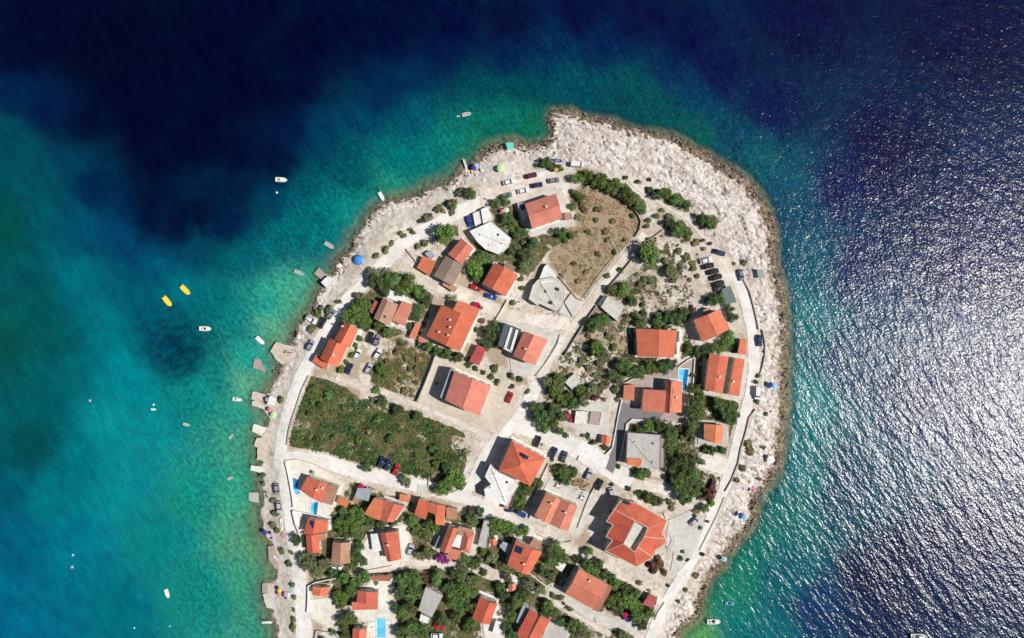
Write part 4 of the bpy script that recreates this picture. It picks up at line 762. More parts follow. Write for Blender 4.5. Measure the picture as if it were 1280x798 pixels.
def palm_mesh(seed):
    rr = random.Random(seed); m = MB()
    for i in range(26):
        a = i*2.4+rr.uniform(-.2, .2); el = rr.uniform(.0, .9); L = rr.uniform(.8, 1.1); pr = Vector((0, 0, 0)); n = 7
        for k in range(n):
            t = (k+1)/n; r = L*t*math.cos(el*.5); z = L*(math.sin(el)*t-.75*t*t); q = Vector((math.cos(a)*r, math.sin(a)*r, z)); sd_ = Vector((-math.sin(a), math.cos(a), 0)); wv = .10*(1-.7*t)
            for sg in (-1, 1):
                tip = pr.lerp(q, 1.2)+sd_*sg*(.20*(1-.5*t))+Vector((0, 0, -.05)); b = len(m.v); m.v += [tuple(pr), tuple(pr.lerp(q, .6)), tuple(tip)]; m.f.append((b, b+1, b+2) if sg > 0 else (b, b+2, b+1))
                b = len(m.v); m.v += [tuple(pr.lerp(q, .5)), tuple(q), tuple(tip+(q-pr)*.5)]; m.f.append((b, b+1, b+2) if sg > 0 else (b, b+2, b+1))
            pr = q
    return m.mesh('fronds', 'leaf_palm')
PALM = palm_mesh(4)
def plant(x, y, r, kind):
    x += 0; R = r*S*(1.14 if r > 6 else 1.05); X = W((x, y), 3+R*.7); g = gz(*X); rz = random.uniform(0, 6.28); ALLT.append((x, y, r))
    size = 'small' if r < 5 else 'large' if r >= 11 else ''
    if kind == 'palm':
        o = empty('palm_tree', (X[0], X[1], g), rz); h = 4.5; t_ = MB().tube((0, 0, -.3), (.15, 0, h*.5), .28, .2, 8).tube((.15, 0, h*.5), (.1, .1, h), .2, .18, 8).build('trunk', 'bark', o, raw=True)
        c = bpy.data.objects.new('fronds', PALM); COL.objects.link(c); c.parent = o; c.location = (.1, .1, h); c.scale = (R, R, R*.9); pend(o, 'feathery pale palm', x, y, 'palm tree', 'palm trees in the gardens'); return
    if r < 6.5:
        o = empty('shrub', (X[0], X[1], g), rz); me = random.choice(CR['s_'+(kind if 's_'+kind in CR else 'mid')]); h = R*.45
        st = bpy.data.objects.new('stem', SM); COL.objects.link(st); st.parent = o; st.scale = (R, R, R*1.4)
        c = bpy.data.objects.new('foliage', me); COL.objects.link(c); c.parent = o; c.location = (0, 0, h); c.scale = (R*random.uniform(.85, 1.45), R*random.uniform(.7, 1.05), R*random.uniform(.7, 1.0))
        pend(o, ' '.join(q for q in (size, WORD[kind], 'shrub') if q), x, y, 'shrub', 'shrubs on the headland')
    else:
        o = empty('tree', (X[0], X[1], g), rz); me = random.choice(CR[kind]); h = R*random.uniform(.62, .8)
        st = bpy.data.objects.new('trunk', TM); COL.objects.link(st); st.parent = o; st.scale = (R, R, h*1.25)
        c = bpy.data.objects.new('crown', me); COL.objects.link(c); c.parent = o; c.location = (0, 0, h); c.scale = (R*random.uniform(.92, 1.2), R*random.uniform(.85, 1.08), R*random.uniform(.75, .95))
        pend(o, ' '.join(q for q in (size, WORD[kind], 'tree') if q), x, y, 'tree', 'trees on the headland')
T = dict(
 bright="556 293 14;700 210 6;589 242 8;722 222 9;767 234 10;600 325 9;604 322 8;592 337 11;810 318 15;440 395 13;454 400 10;426 461 6;512 352 11;519 361 9;505 361 9;462 465 5;618 462 6;785 462 9;745 435 10;910 422 9;620 655 9;630 658 9;438 655 11;445 642 10;425 748 10;545 722 10;565 748 12;577 742 11;530 668 8;557 606 12;568 596 12;785 750 11;793 757 9;776 748 10;530 690 6;780 362 10;552 612 9;855 605 9;890 628 6;658 663 7;650 720 5",
 mid="620 255 8;632 252 7;597 346 8;610 328 6;640 283 8;735 221 9;750 227 11;780 241 11;790 249 10;800 259 9;832 242 8;845 250 9;888 279 9;850 286 10;858 291 8;725 247 7;717 240 6;715 258 6;455 383 11;445 385 9;485 416 8;474 407 8;475 462 7;482 470 6;470 488 6;500 364 8;535 434 7;625 430 8;440 445 5;700 475 9;695 488 10;703 500 9;712 496 8;726 488 8;690 529 10;680 535 8;700 540 7;755 400 8;800 403 8;822 400 8;800 466 9;810 461 9;822 461 9;775 456 9;767 434 5;895 436 9;903 432 8;862 436 7;870 487 8;875 505 9;872 520 9;864 532 9;900 505 10;915 526 8;800 537 8;812 532 8;835 555 8;838 567 7;840 545 8;850 597 12;862 612 11;848 610 10;868 592 9;800 593 8;812 622 8;705 590 9;697 588 7;650 626 9;660 612 8;560 585 9;575 606 8;430 640 8;445 665 10;452 650 8;425 655 8;440 705 9;455 722 10;440 733 10;430 722 9;430 780 9;440 772 8;515 652 8;520 664 7;535 655 8;545 660 7;590 650 8;580 700 9;592 706 8;520 726 10;500 724 8;515 742 11;505 768 9;515 785 11;570 770 9;583 757 9;590 741 9;578 722 9;595 725 8;640 661 8;650 665 7;695 684 10;700 695 10;690 703 9;625 733 8;655 741 10;645 752 9;638 770 9;685 757 8;692 766 8;585 785 9;715 782 9;726 786 8;740 712 9;755 716 8;770 730 8;765 752 10;795 770 9;812 768 8;795 742 8;735 690 7;395 392 6;482 580 4;548 655 6;604 690 6;612 700 6;750 724 7;880 635 7",
 dark="682 204 8;690 208 6;633 274 8;650 292 9;640 310 8;700 290 8;713 294 6;812 238 6;822 243 8;858 257 7;878 274 8;838 281 8;470 352 11;488 350 11;480 362 10;495 356 8;525 372 7;533 376 7;528 363 7;522 386 7;517 396 7;511 408 6;545 439 7;558 443 7;573 448 7;588 452 6;612 418 9;608 430 8;620 408 7;478 502 7;498 513 8;522 520 7;690 512 9;716 505 10;669 513 10;678 522 11;686 520 8;665 305 8;655 318 8;745 403 10;738 408 8;750 441 8;790 376 7;835 396 9;845 399 9;855 393 8;832 460 10;840 455 8;790 465 9;778 462 7;766 470 7;885 440 9;872 440 8;898 373 9;889 377 8;915 398 8;912 385 7;867 500 9;866 517 10;875 490 7;861 540 8;905 508 10;914 513 10;918 521 8;908 520 9;890 563 7;902 563 6;883 563 6;825 531 9;838 536 9;850 576 12;862 588 12;843 588 9;857 620 10;866 605 10;843 600 9;870 617 7;808 591 6;800 618 6;820 626 8;715 591 7;706 601 8;652 614 9;672 604 7;648 634 7;458 586 7;548 568 7;372 674 8;430 667 9;450 682 8;445 692 9;455 702 7;428 650 7;425 755 7;440 742 7;430 772 7;510 722 10;500 740 9;525 740 9;510 757 9;497 760 8;500 790 9;527 790 9;560 735 9;575 732 9;573 757 9;590 757 9;553 775 8;600 640 7;588 644 8;635 668 6;615 668 6;690 690 9;680 714 7;630 745 8;645 745 8;640 758 9;632 782 8;680 766 8;640 792 8;590 776 8;700 777 7;732 703 8;748 706 8;763 721 8;783 736 8;773 762 8;803 782 7;812 758 6;708 545 5;765 606 3;690 575 3;595 702 7;568 716 7;432 795 7;800 762 7;720 700 6;742 722 8;604 716 6;475 657 7;492 655 6;462 652 7;415 716 7",
 olive="566 256 8;660 331 9;522 307 5;660 490 4;704 521 7;730 500 9;765 362 8;845 290 7;685 478 8;838 340 8;450 372 8;410 390 6;525 430 6;412 386 6;655 302 6;385 706 10;396 709 10;406 706 9;380 698 8;390 700 8;507 602 9;868 574 7;878 578 6;455 406 7;535 692 8;525 695 7;580 712 7;615 697 8;625 706 8;505 730 8;587 728 9;660 730 8;690 720 7;675 738 8;775 475 7;740 487 8;870 470 6;725 790 9;697 483 8;630 288 7;470 344 8;855 545 6;540 752 3;635 722 7;780 795 8",
 s_olive="548 262 6;535 272 7;515 289 5;505 295 4;482 313 5;470 320 5;424 377 5;390 410 5;400 385 4;389 412 5;530 304 5;930 328 4;858 322 5;866 336 4;848 314 5;831 326 5;850 332 4;842 350 5;755 482 6;770 488 6;746 470 5;735 460 5;728 450 5;800 356 6;815 352 6;760 420 5;790 418 6;465 500 4;330 503 3;350 501 5;326 595 4;328 607 3;341 627 4;343 642 5;339 657 5;344 664 4;360 706 5;350 690 4;364 692 4;366 732 5;367 747 4;367 763 3;367 776 5;366 786 5;875 770 4;736 549 3;728 545 3;838 628 5;840 636 4;866 550 5;750 740 4;470 730 4;545 480 3;880 300 4;888 305 4;700 748 6;692 746 5;712 762 5;655 755 4;955 560 3;510 800 5;812 300 4;820 270 5;838 270 6;828 262 4;806 350 5;760 345 4;748 455 6;700 520 5;950 600 3;745 262 4;730 262 5;722 272 5;745 275 4;735 290 4;700 345 4;718 330 4;760 300 4;575 240 6",
 s_mid="390 503 6;390 488 6.4;410 495 6.4;430 511 5;473 524 6.4;417 547 5.5;448 552 6;545 580 6.4;521 571 5",
 s_dark="400 507 6;386 517 5;441 537 5.5;487 549 6.4;541 561 6.4;395 550 5;787 612 5;804 392 5;803 381 4;792 394 5;820 410 5;832 410 5;756 560 5;742 553 5;735 545 4;482 342 5;851 699 4;854 690 3;836 733 3;848 752 3;857 738 3;878 694 4;945 478 4;948 470 4;946 502 4;782 222 4;797 228 4;803 264 5;812 225 3;526 277 5;560 254 5;585 457 5;595 461 5;604 466 5;614 471 5;622 478 5;640 470 6;649 474 5;443 432 5;449 424 5;432 453 4;773 583 4;792 590 4;595 412 4;458 412 5;470 428 4;415 790 5;402 800 5;665 780 4;855 628 4;958 518 3;790 270 4;810 275 4;808 283 4;780 300 3;768 315 4;775 338 4;757 345 3;630 340 5;650 348 4;652 360 4;640 378 4;706 300 5;500 475 4;512 462 4;520 478 4;500 430 4;472 444 4;885 652 3;876 660 3;868 645 3;860 700 3",
 s_dry="565 266 5;555 264 4;475 360 3;872 345 4;866 330 4;862 350 3;918 330 3;935 555 5;938 565 5;928 585 4;920 600 4;860 298 4;870 303 5;880 311 4;500 292 4;490 304 4;484 310 3;728 256 5;750 262 4;766 276 4;748 318 4;733 340 4;722 352 4;757 290 4;485 452 5;495 440 5;508 448 5;525 450 5;520 460 4;505 490 5;600 480 4;430 490 4;460 540 5;755 500 4;772 500 4;735 420 4;740 427 4;760 446 4;870 640 5;765 690 3;812 740 4;800 730 4;870 720 4",
 s_maroon="745 497 6;540 410 3;602 402 4;640 484 4;888 622 6;882 615 5;893 614 5;876 622 5;825 705 6;818 712 6;812 706 5;830 715 5;822 698 5;596 708 4;533 727 5;537 733 5;617 708 5;850 535 5;778 388 3;782 395 4;866 386 5;705 755 3;532 722 5;536 715 4",
 purple="549 697 7;556 700 7;543 693 6;775 691 2.5", maroon="886 620 7;820 706 7", dry="790 424 2.5", palm="482 344 9;494 350 8;665 325 9;655 334 8;568 373 5;602 385 3;466 342 8")
def build_plants():
    for k, s in T.items():
        kd = k[2:] if k.startswith('s_') else k
        for e in s.split(';'):
            x, y, r = (float(q) for q in e.split())
            if kd == 'dry' and r >= 6.5: r = 6
            plant(x, y, min(r, 6.4) if k.startswith('s_') else r, kd)
# unnumbered undergrowth
def tufts(name, mat, pts, size, leaf, nl, seed=0):
    rr = random.Random(seed); m = MB()
    for (x, y) in pts:
        X = W((x, y)); g = gz(*X); R = size*rr.uniform(.4, 1.3)
        for k in range(nl):
            a = rr.uniform(0, 6.28); q = rr.uniform(0, 1); c = Vector((X[0]+math.cos(a)*R*q, X[1]+math.sin(a)*R*q, g+R*rr.uniform(.05, .75)*(1-.5*q))); s = leaf*rr.uniform(.5, 1.3)
            nn = Vector((rr.uniform(-1, 1), rr.uniform(-1, 1), rr.uniform(.1, 1.2))).normalized(); u = nn.orthogonal().normalized(); v = nn.cross(u); t_ = rr.uniform(0, 6.28); u, v = u*math.cos(t_)+v*math.sin(t_), v*math.cos(t_)-u*math.sin(t_); b = len(m.v)
            m.v += [tuple(c-u*s-v*s*.5), tuple(c+u*s*.9-v*s*.6), tuple(c+u*s*.4+v*s), tuple(c-u*s*.7+v*s*.6)]; m.f.append((b, b+1, b+2, b+3))
    o = m.build(name, mat); tag(o, kind='stuff'); return o
def scatter(poly, n, thr=.42, sc=12, seed=1, avoid=True):
    rg = np.random.default_rng(seed); xs = [p[0] for p in poly]; ys = [p[1] for p in poly]
    X = rg.uniform(min(xs), max(xs), n); Y = rg.uniform(min(ys), max(ys), n); k = sdist(poly, X, Y) > 1
    k &= fbm(X, Y, sc, 3, 400+seed) > thr
    if avoid:
        i = np.clip(((X-X0)/ST).astype(int), 0, len(gx)-1); j = np.clip(((Y-Y0)/ST).astype(int), 0, len(gy)-1); k &= roadm[j, i] < .3
    return list(zip(X[k], Y[k]))
# ------------------------------------------------------------------ cars
def car_protos():
    P = {}
    def loft(m, secs):   # secs: list of (z, x0, x1, halfwidth, round)
        rings = []
        for z, x0, x1, hw, rd in secs:
            pts = []
            for (cx, cy, a0) in ((x1-rd, hw-rd*.6, 0), (x0+rd, hw-rd*.6, 90), (x0+rd, -hw+rd*.6, 180), (x1-rd, -hw+rd*.6, 270)):
                for k in range(4): a = math.radians(a0+k*30); pts.append((cx+rd*math.cos(a), cy+rd*.6*math.sin(a), z))
            rings.append(pts)
        b = len(m.v); n = 16
        for r in rings: m.v += r
        for i in range(len(rings)-1):
            for j in range(n): k = (j+1) % n; m.f.append((b+i*n+j, b+i*n+k, b+(i+1)*n+k, b+(i+1)*n+j))
        m.f.append(tuple(range(b+n-1, b-1, -1))); m.f.append(tuple(range(b+(len(rings)-1)*n, b+len(rings)*n))); return m
    def car(name, L, Wd, body, glass, roof):
        o = empty(name, (0, 0, 0))
        loft(MB(), body).build('body', 'p_white', o); loft(MB(), glass).build('windows', 'glass', o); loft(MB(), roof).build('roof_panel', 'p_white', o)
        for sx in (-1, 1):
            for sy in (-1, 1):
                wl = MB().tube((sx*L*.30, sy*(Wd/2-.20), .32), (sx*L*.30, sy*(Wd/2+.01), .32), .32, n=12).build('wheel', 'tyre', o)
                MB().tube((sx*L*.30, sy*(Wd/2), .32), (sx*L*.30, sy*(Wd/2+.025), .32), .19, n=8).build('rim', 'rim', wl)
        for sy in (-1, 1):
            MB().box(L/2-.10, sy*(Wd/2-.34), .60, .74, .22, .36).build('headlight', 'frame_white', o); MB().box(-L/2+.08, sy*(Wd/2-.28), .66, .84, .16, .26).build('taillight', 'p_red', o)
        for sy in (-1, 1): MB().box(L*.14, sy*(Wd/2+.06), .88, 1.0, .16, .2).build('mirror', 'p_black', o)
        return o
    P['car'] = car('parked_car', 4.4, 1.82, [(.22, -2.1, 2.1, .84, .3), (.5, -2.2, 2.2, .91, .4), (.82, -2.17, 2.12, .90, .42), (.93, -2.05, 1.95, .84, .4)],
        [(.92, -1.85, 1.05, .82, .3), (1.36, -1.45, .45, .66, .3)], [(1.36, -1.42, .40, .64, .28), (1.42, -1.25, .25, .58, .25)])
    P['van'] = car('parked_van', 5.0, 1.95, [(.24, -2.4, 2.4, .9, .3), (.5, -2.5, 2.5, .97, .35), (1.0, -2.5, 2.35, .97, .35), (1.08, -2.45, 2.2, .95, .3)],
        [(1.07, -2.42, 1.75, .93, .3), (1.75, -2.35, 1.1, .84, .3)], [(1.75, -2.38, 1.12, .86, .28), (1.86, -2.3, 1.0, .8, .25)])
    return P
CP = car_protos(); USED = set()
def take(P, k):
    if k not in USED: USED.add(k); return P[k]
    return copy_tree(P[k])
CNAME = dict(white='white', black='black', navy='navy blue', grey='dark grey', silver='silver grey', red='red', maroon='dark maroon', green='dark green', blue='blue', lilac='pale lilac')
def recolor(o, mat, names=('body', 'roof_panel')):
    for ch in o.children:
        if ch.name.split('.')[0] in names:
            sl = ch.material_slots[0]; sl.link = 'OBJECT'; sl.material = MATS[mat]
def place_car(x, y, deg, col, kind='car', sc=1.38):
    o = take(CP, kind); X = W((x, y), 3.6); o.location = (X[0], X[1], gz(*X)+.24); o.rotation_euler = (0, 0, math.radians(-deg)); o.scale = (sc, sc, sc)
    recolor(o, 'p_'+col); pend(o, 'parked '+CNAME[col]+' '+kind, x, y, kind, 'cars parked on the headland')
CARS = [(664,220,-14,'maroon'),(636,228,-16,'white'),(671,232,-10,'navy'),(692,226,-8,'grey'),(654,239,-12,'white'),(633,245,-14,'grey'),(721,206,2,'white','van'),(899,316,18,'navy'),(882,326,-14,'white'),(885,333,-15,'black'),(891,340,-15,'black'),(895,347,-16,'black'),(898,355,-16,'black'),(900,361,-16,'green'),
 (926,344,78,'grey'),(949,426,88,'navy'),(946,491,92,'white','van'),(890,606,-64,'maroon'),(868,651,-42,'silver'),(637,497,-68,'red'),(711,521,58,'red'),(672,552,-70,'black'),(692,566,-64,'navy'),(705,571,-70,'green'),(736,593,-64,'silver'),(749,606,-62,'black'),(764,617,82,'silver'),
 (587,277,72,'blue'),(592,637,20,'maroon'),(639,637,4,'navy'),(651,642,30,'blue'),(403,404,-62,'black'),(414,393,-52,'grey'),(388,432,-62,'lilac'),(388,400,30,'white'),(463,422,-68,'black'),(471,426,-64,'grey'),(447,443,-62,'white'),(472,443,-58,'white'),(437,461,-66,'navy'),(461,461,-62,'silver'),
 (477,577,-70,'navy'),(485,581,-70,'navy'),(495,587,-66,'red'),(346,612,84,'lilac'),(349,634,84,'silver'),(513,687,-72,'silver'),(549,783,18,'red'),(546,794,2,'white'),(420,710,10,'white'),(595,360,20,'red'),(614,371,16,'blue'),(598,638,20,'maroon')][:-1]
for c in CARS: place_car(*c)
def scooter(x, y, deg, mat, word):
    X = W((x, y), 3.4); g = gz(*X)+.22; a = math.radians(-deg); o = empty('motor_scooter', (X[0], X[1], g), a)
    for sx in (-.62, .62): MB().tube((sx, -.06, .26), (sx, .06, .26), .26, n=12).build('wheel', 'tyre', o, raw=True)
    MB().box(-.3, 0, .35, .78, .9, .34).box(.42, 0, .3, .95, .16, .36).box(.1, 0, .28, .36, .6, .3).build('body', mat, o, raw=True)
    MB().box(-.3, 0, .78, .88, .75, .28).build('seat', 'dark', o, raw=True); MB().tube((.45, -.32, 1.05), (.45, .32, 1.05), .03, n=6).tube((.6, 0, .3), (.44, 0, 1.05), .04, n=6).build('handlebar', 'metal', o, raw=True)
    pend(o, 'parked '+word+' scooter', x, y, 'scooter', 'scooters')
scooter(607, 249, 20, 'p_grey', 'grey'); scooter(678, 556, -60, 'p_black', 'black'); scooter(333, 622, 70, 'p_lilac', 'pale'); scooter(333, 617, 50, 'p_white', 'white')
# ------------------------------------------------------------------ boats
def hull(L, Wd, h, tip=.5, stern=.9):
    out = []; n = 9
    for i in range(n+1):
        t_ = i/n; x = -L/2+L*t_; hw = Wd/2*(stern+(1-stern)*min(1, t_*3)) if t_ < tip else Wd/2*math.sqrt(max(0, 1-((t_-tip)/(1-tip))**2.2)); out.append((x, hw))
    ring = [(x, -w_) for x, w_ in out]+[(x, w_) for x, w_ in out[::-1] if w_ > .01]
    return ring
def ringscale(r, k, kx=None): kx = kx or k; return [(x*kx, y*k) for x, y in r]
def boat_proto(name, kind):
    o = empty(name, (0, 0, 0)); r = hull(5.4, 2.1, .6)
    m = MB(); rings = [(ringscale(r, .70, .9), -.25), (ringscale(r, .92, .97), .1), (r, .55)]
    b = 0; n = len(r)
    for rg, z in rings: m.v += [(x, y, z) for x, y in rg]
    for i in range(2):
        for j in range(n): k = (j+1) % n; m.f.append((i*n+j, i*n+k, (i+1)*n+k, (i+1)*n+j))
    inn = ringscale(r, .80, .90); m.v += [(x, y, .60) for x, y in ringscale(r, .97, .99)]+[(x, y, .60) for x, y in inn]+[(x, y, .22) for x, y in inn]
    for i in (2, 3, 4):
        for j in range(n): k = (j+1) % n; m.f.append((i*n+j, i*n+k, (i+1)*n+k, (i+1)*n+j))
    m.f.append(tuple(range(n-1, -1, -1))); m.build('hull', 'white_paint', o)
    MB().prism(ringscale(r, .79, .89), .14, .23).build('deck', 'white_paint' if kind != 'open' else 'bench', o)
    if kind == 'cover': MB().prism(ringscale(r, .90, .93), .60, .72).build('cover', 'white_paint', o)
    elif kind == 'motor':
        MB().box(1.25, 0, .55, .70, 1.7, 1.25).build('foredeck', 'white_paint', o); MB().box(.35, 0, .70, 1.05, .08, 1.2).build('windscreen', 'glass', o)
        MB().box(-.25, 0, .23, .72, .5, .9).build('console', 'dark', o); MB().box(-1.5, 0, .23, .55, .6, 1.3).build('seat', 'bench', o)
    elif kind == 'cabin':
        MB().box(.4, 0, .5, 1.35, 1.7, 1.3).build('cabin', 'white_paint', o); MB().box(.4, 0, .95, 1.2, 1.74, 1.34).build('cabin_window', 'glass', o); MB().box(-1.5, 0, .23, .5, .6, 1.3).build('seat', 'bench', o)
    else:
        for x in (-1.5, -.2, 1.1): MB().box(x, 0, .40, .48, .35, 1.5 if x < 1 else 1.1).build('seat', 'bench', o)
    mo = MB().box(-2.75, 0, .35, .95, .35, .4).build('outboard_motor', 'dark', o); MB().box(-2.85, 0, -.4, .35, .12, .14).build('shaft', 'dark', mo)
    return o
BP = {'motor': boat_proto('motor_boat', 'motor'), 'open': boat_proto('rowing_boat', 'open'), 'cover': boat_proto('covered_boat', 'cover'), 'cabin': boat_proto('cabin_boat', 'cabin')}
def place_boat(x, y, deg, kind, Lpx, lab, mat=None, cat='boat', wd=1.0):
    o = take(BP, kind); X = W((x, y), .3); s = Lpx*S/5.4; o.location = (X[0], X[1], .05*s); o.rotation_euler = (0, 0, math.radians(-deg)); o.scale = (s, s*wd, s)
    for ch in o.children:
        if mat and ch.name.split('.')[0] in ('hull', 'cover', 'foredeck', 'deck') and ch.material_slots[0].name not in ('bench',): ch.material_slots[0].link = 'OBJECT'; ch.material_slots[0].material = MATS[mat]
        elif ch.material_slots and ch.material_slots[0].link == 'OBJECT': ch.material_slots[0].material = ch.data.materials[0]
    tag(o, lab, cat, 'boats on the water')
place_boat(352,225,4,'cabin',15,'white cabin boat on dark water beside a tiny white float')
place_boat(477,246,62,'cover',12.5,'white covered boat close to the rocks below the sandy north-west track')
place_boat(583.5,143,-12,'open',11.5,'white open boat farthest north, trailing a tiny dinghy')
place_boat(573,145.3,-12,'open',4.5,'tiny white dinghy tied behind the northernmost boat', None, 'dinghy')
place_boat(412,307,32,'open',13.5,'pale blue and white boat just left of the blue beach tent','boat_grey')
place_boat(374,341,22,'open',12.5,'grey-blue rowing boat near the white shore hut','boat_grey')
place_boat(209.5,377,52,'cover',15,'left one of the two yellow boats, moored offshore in the west','boat_yellow',wd=1.1)
place_boat(232,363,45,'cover',15,'right one of the two yellow boats, moored offshore in the west','boat_yellow',wd=1.1)
place_boat(257,411,2,'motor',15,'white boat with a dark middle, right of the dark seaweed patch')
place_boat(325.5,426,42,'cover',13.5,'small white boat off the topmost western quay')
place_boat(297,499.5,8,'cabin',12,'white boat right beside the white beach canopy terrace')
place_boat(233,531,16,'open',8,'small dark-rimmed white boat in open turquoise water',None)
place_boat(289,546,-48,'open',8,'very small pale skiff just left of the western piers','boat_grey')
place_boat(288,598,-30,'open',7,'very small white skiff off the long low jetty')
place_boat(209,742,72,'cover',12,'white covered boat alone in turquoise water at the lower left')
place_boat(892,777,0,'motor',17,'white motor boat moored off the south-east rocks')
place_boat(912,754.5,8,'motor',12,'small blue and white boat just above the south-east motor boat','boat_blue')
place_boat(997,728,-30,'open',7,'tiny pale boat amid the glittering water right of the blue one','boat_grey')
place_boat(1148,796,2,'cabin',21,'large white boat cut off by the bottom edge in the sun glitter')
place_boat(192,512,0,'cover',6.5,'short pale raft with a swimmer float above it in the west', None, 'raft')
def buoy(x, y, r, mat, lab):
    X = W((x, y), 0); m = MB(); n = 10; rg = []
    o = empty('buoy', (X[0], X[1], 0)); m.tube((0, 0, -.3), (0, 0, .15), r, r, 12).tube((0, 0, .15), (0, 0, .45), r, r*.45, 12); m.build('float', mat, o, raw=True); MB().tube((0, 0, .4), (0, 0, .8), .06, n=6).build('mast', 'metal', o, raw=True); tag(o, lab, 'buoy', 'mooring buoys')
for b in ((346,241,.6,'white_paint','tiny white float directly below the white cabin boat'), (192,506,.55,'c_white','small pale float above the short raft in the west'), (112.5,501,.7,'c_lilac','pale buoy farthest left, level with the white beach canopy'), (91,694,.7,'c_lightblue','upper one of two small floats at the lower left'), (90,709,.8,'c_lilac','lilac lower one of two small floats at the lower left'), (168,785,.4,'c_white','tiny white float left at the bottom edge'), (212,783,.35,'c_white','tiny white float right of another near the bottom edge')): buoy(*b)
# ------------------------------------------------------------------ beach things
def parasol(x, y, r, mat, word, h=2.3):
    X = W((x, y), 4.5); g = gz(*X); o = empty('parasol', (X[0], X[1], g)); m = MB(); n = 10; top = (0, 0, h+.45)
    r *= .85
    P = [(math.cos(2*math.pi*i/n)*r, math.sin(2*math.pi*i/n)*r, h-.05*(i % 2)) for i in range(n)]
    for i in range(n): m.poly([P[i], P[(i+1) % n], top]); m.poly([P[(i+1) % n], P[i], (0, 0, h+.40)])
    m.build('canopy', mat, o, raw=True); MB().tube((0, 0, -.3), (0, 0, h+.5), .04, n=6).build('pole', 'metal', o, raw=True); pend(o, word+' parasol', x, y, 'parasol', 'parasols')
for q in ((333,500,1.3,'c_lilac','pale lilac'),(336,513,1.5,'c_pink','pink'),(341,519,1.9,'c_green','light green'),(330,667,1.6,'c_navy','navy blue'),(339,669,1.2,'c_lilac','purplish'),(592,209,1.5,'c_navy','dark blue'),(595,206,1.4,'c_lightblue','pale blue'),(586,219,.9,'c_lilac','lilac'),(626,211,2.2,'c_green','pale green'),
          (596,383,2.6,'c_crimson','crimson'),(452,609,2.2,'c_crimson','crimson'),(782,769,2.0,'c_crimson','crimson'),(785,773,2.2,'c_navy','dark blue'),(963,481,1.6,'c_navy','navy blue'),(968,483,2.0,'c_lightblue','pale blue'),(964,575,2.4,'c_white','white'),(906,700,1.7,'c_lightblue','light blue'),
          (926,644,1.6,'c_navy','dark blue'),(932,648,1.6,'c_lightblue','pale green-blue'),(349,739,1.4,'c_yellow','yellow'),(349,744,1.2,'c_orange','orange red'),(357,744,1.0,'c_lilac','lilac'),(357,747,.9,'c_navy','dark blue'),(695,213,1.3,'c_orange','orange'),(373,421,1.4,'c_white','white'),(372,418,.9,'c_pink','pink'),(633,263,1.6,'cream_slab','white'),(628,264,1.2,'c_pink','pinkish'),(633,286,2.0,'c_white','white'),(392,591,1.2,'c_grey','grey'),(341,676,.8,'c_lightblue','pale'),(943,614,1.3,'c_pink','pink'),(500,620,.9,'c_orange','orange')): parasol(*q)
def tent():
    x, y = 447, 325; X = W((x, y), 4); g = gz(*X); o = empty('beach_tent', (X[0], X[1], g)); m = MB(); n = 14; R = 2.9; rings = [(R, 0), (R*.92, .9), (R*.7, 1.6), (R*.38, 2.1), (.02, 2.3)]
    for r, z in rings: m.v += [(math.cos(2*math.pi*i/n)*r, math.sin(2*math.pi*i/n)*r, z) for i in range(n)]
    for k in range(4):
        for i in range(n): j = (i+1) % n; m.f.append((k*n+i, k*n+j, (k+1)*n+j, (k+1)*n+i))
    m.build('canopy', 'c_blue', o, raw=True); MB().box(R*.55, 0, 0, 1.4, R*.9, 1.4).build('entrance', 'c_lightblue', o, raw=True); tag(o, 'round blue domed tent on the pale north-west shore', 'tent')
tent()
def board(x, y, deg, L, mat, lab, nm='paddle_board', wd=.9):
    X = W((x, y), 3); g = gz(*X); r = hull(L, wd, 0, .5, .6); o = empty(nm, (X[0], X[1], g+.3), math.radians(-deg)); MB().prism(r, 0, .16).build('hull', mat, o, raw=True); MB().prism(ringscale(r, .5, .45), .16, .20).build('deck_pad', 'c_grey', o, raw=True); tag(o, lab, 'board')
board(365.5,733,86,5.6,'c_lightblue','pale blue paddle board lying on the lower western bathing terrace', wd=1.9); board(352,656,82,6.2,'c_white','pale upturned kayak lying beside the west road','kayak',1.4); board(354,670,75,3.4,'c_pink','pink inflatable lying at the end of the pale kayak','inflatable',1.6)
board(697,201,10,5.4,'c_navy','navy blue upturned boat beside a dark bush on the northern rocks','upturned_boat',1.5); board(410,352,35,.1,'c_white','x') if False else None
def towel(x, y, deg, mat, word):
    X = W((x, y), 3); g = gz(*X); a = math.radians(-deg); o = empty('beach_towel', (X[0], X[1], g+.12), a); rr = random.Random(x*7+y); m = MB(); n = 5
    for i in range(n):
        for j in range(3): m.v.append((-.9+1.8*i/(n-1), -.45+.45*j, rr.uniform(0, .05)))
    for i in range(n-1):
        for j in range(2): q = i*3+j; m.f.append((q, q+3, q+4, q+1))
    m.build('cloth', mat, o, raw=True); st = MB().box(.7, 0, .05, .14, .1, .85).build('stripe', 'c_white', o, raw=True); pend(o, word+' towel', x, y, 'towel', 'beach towels')
for q in ((356,741,20,'c_pink','pink'),(361,744,80,'c_white','white'),(930,655,0,'c_white','white'),(342,698,60,'c_white','white'),(345,706,40,'c_pink','pale pink'),(603,213,20,'c_white','white'),(606,225,10,'c_white','white'),(590,214,70,'c_yellow','yellowish'),(453,330,30,'c_pink','pink'),(326,503,50,'c_orange','orange'),(944,611,30,'c_pink','pink')): towel(*q)
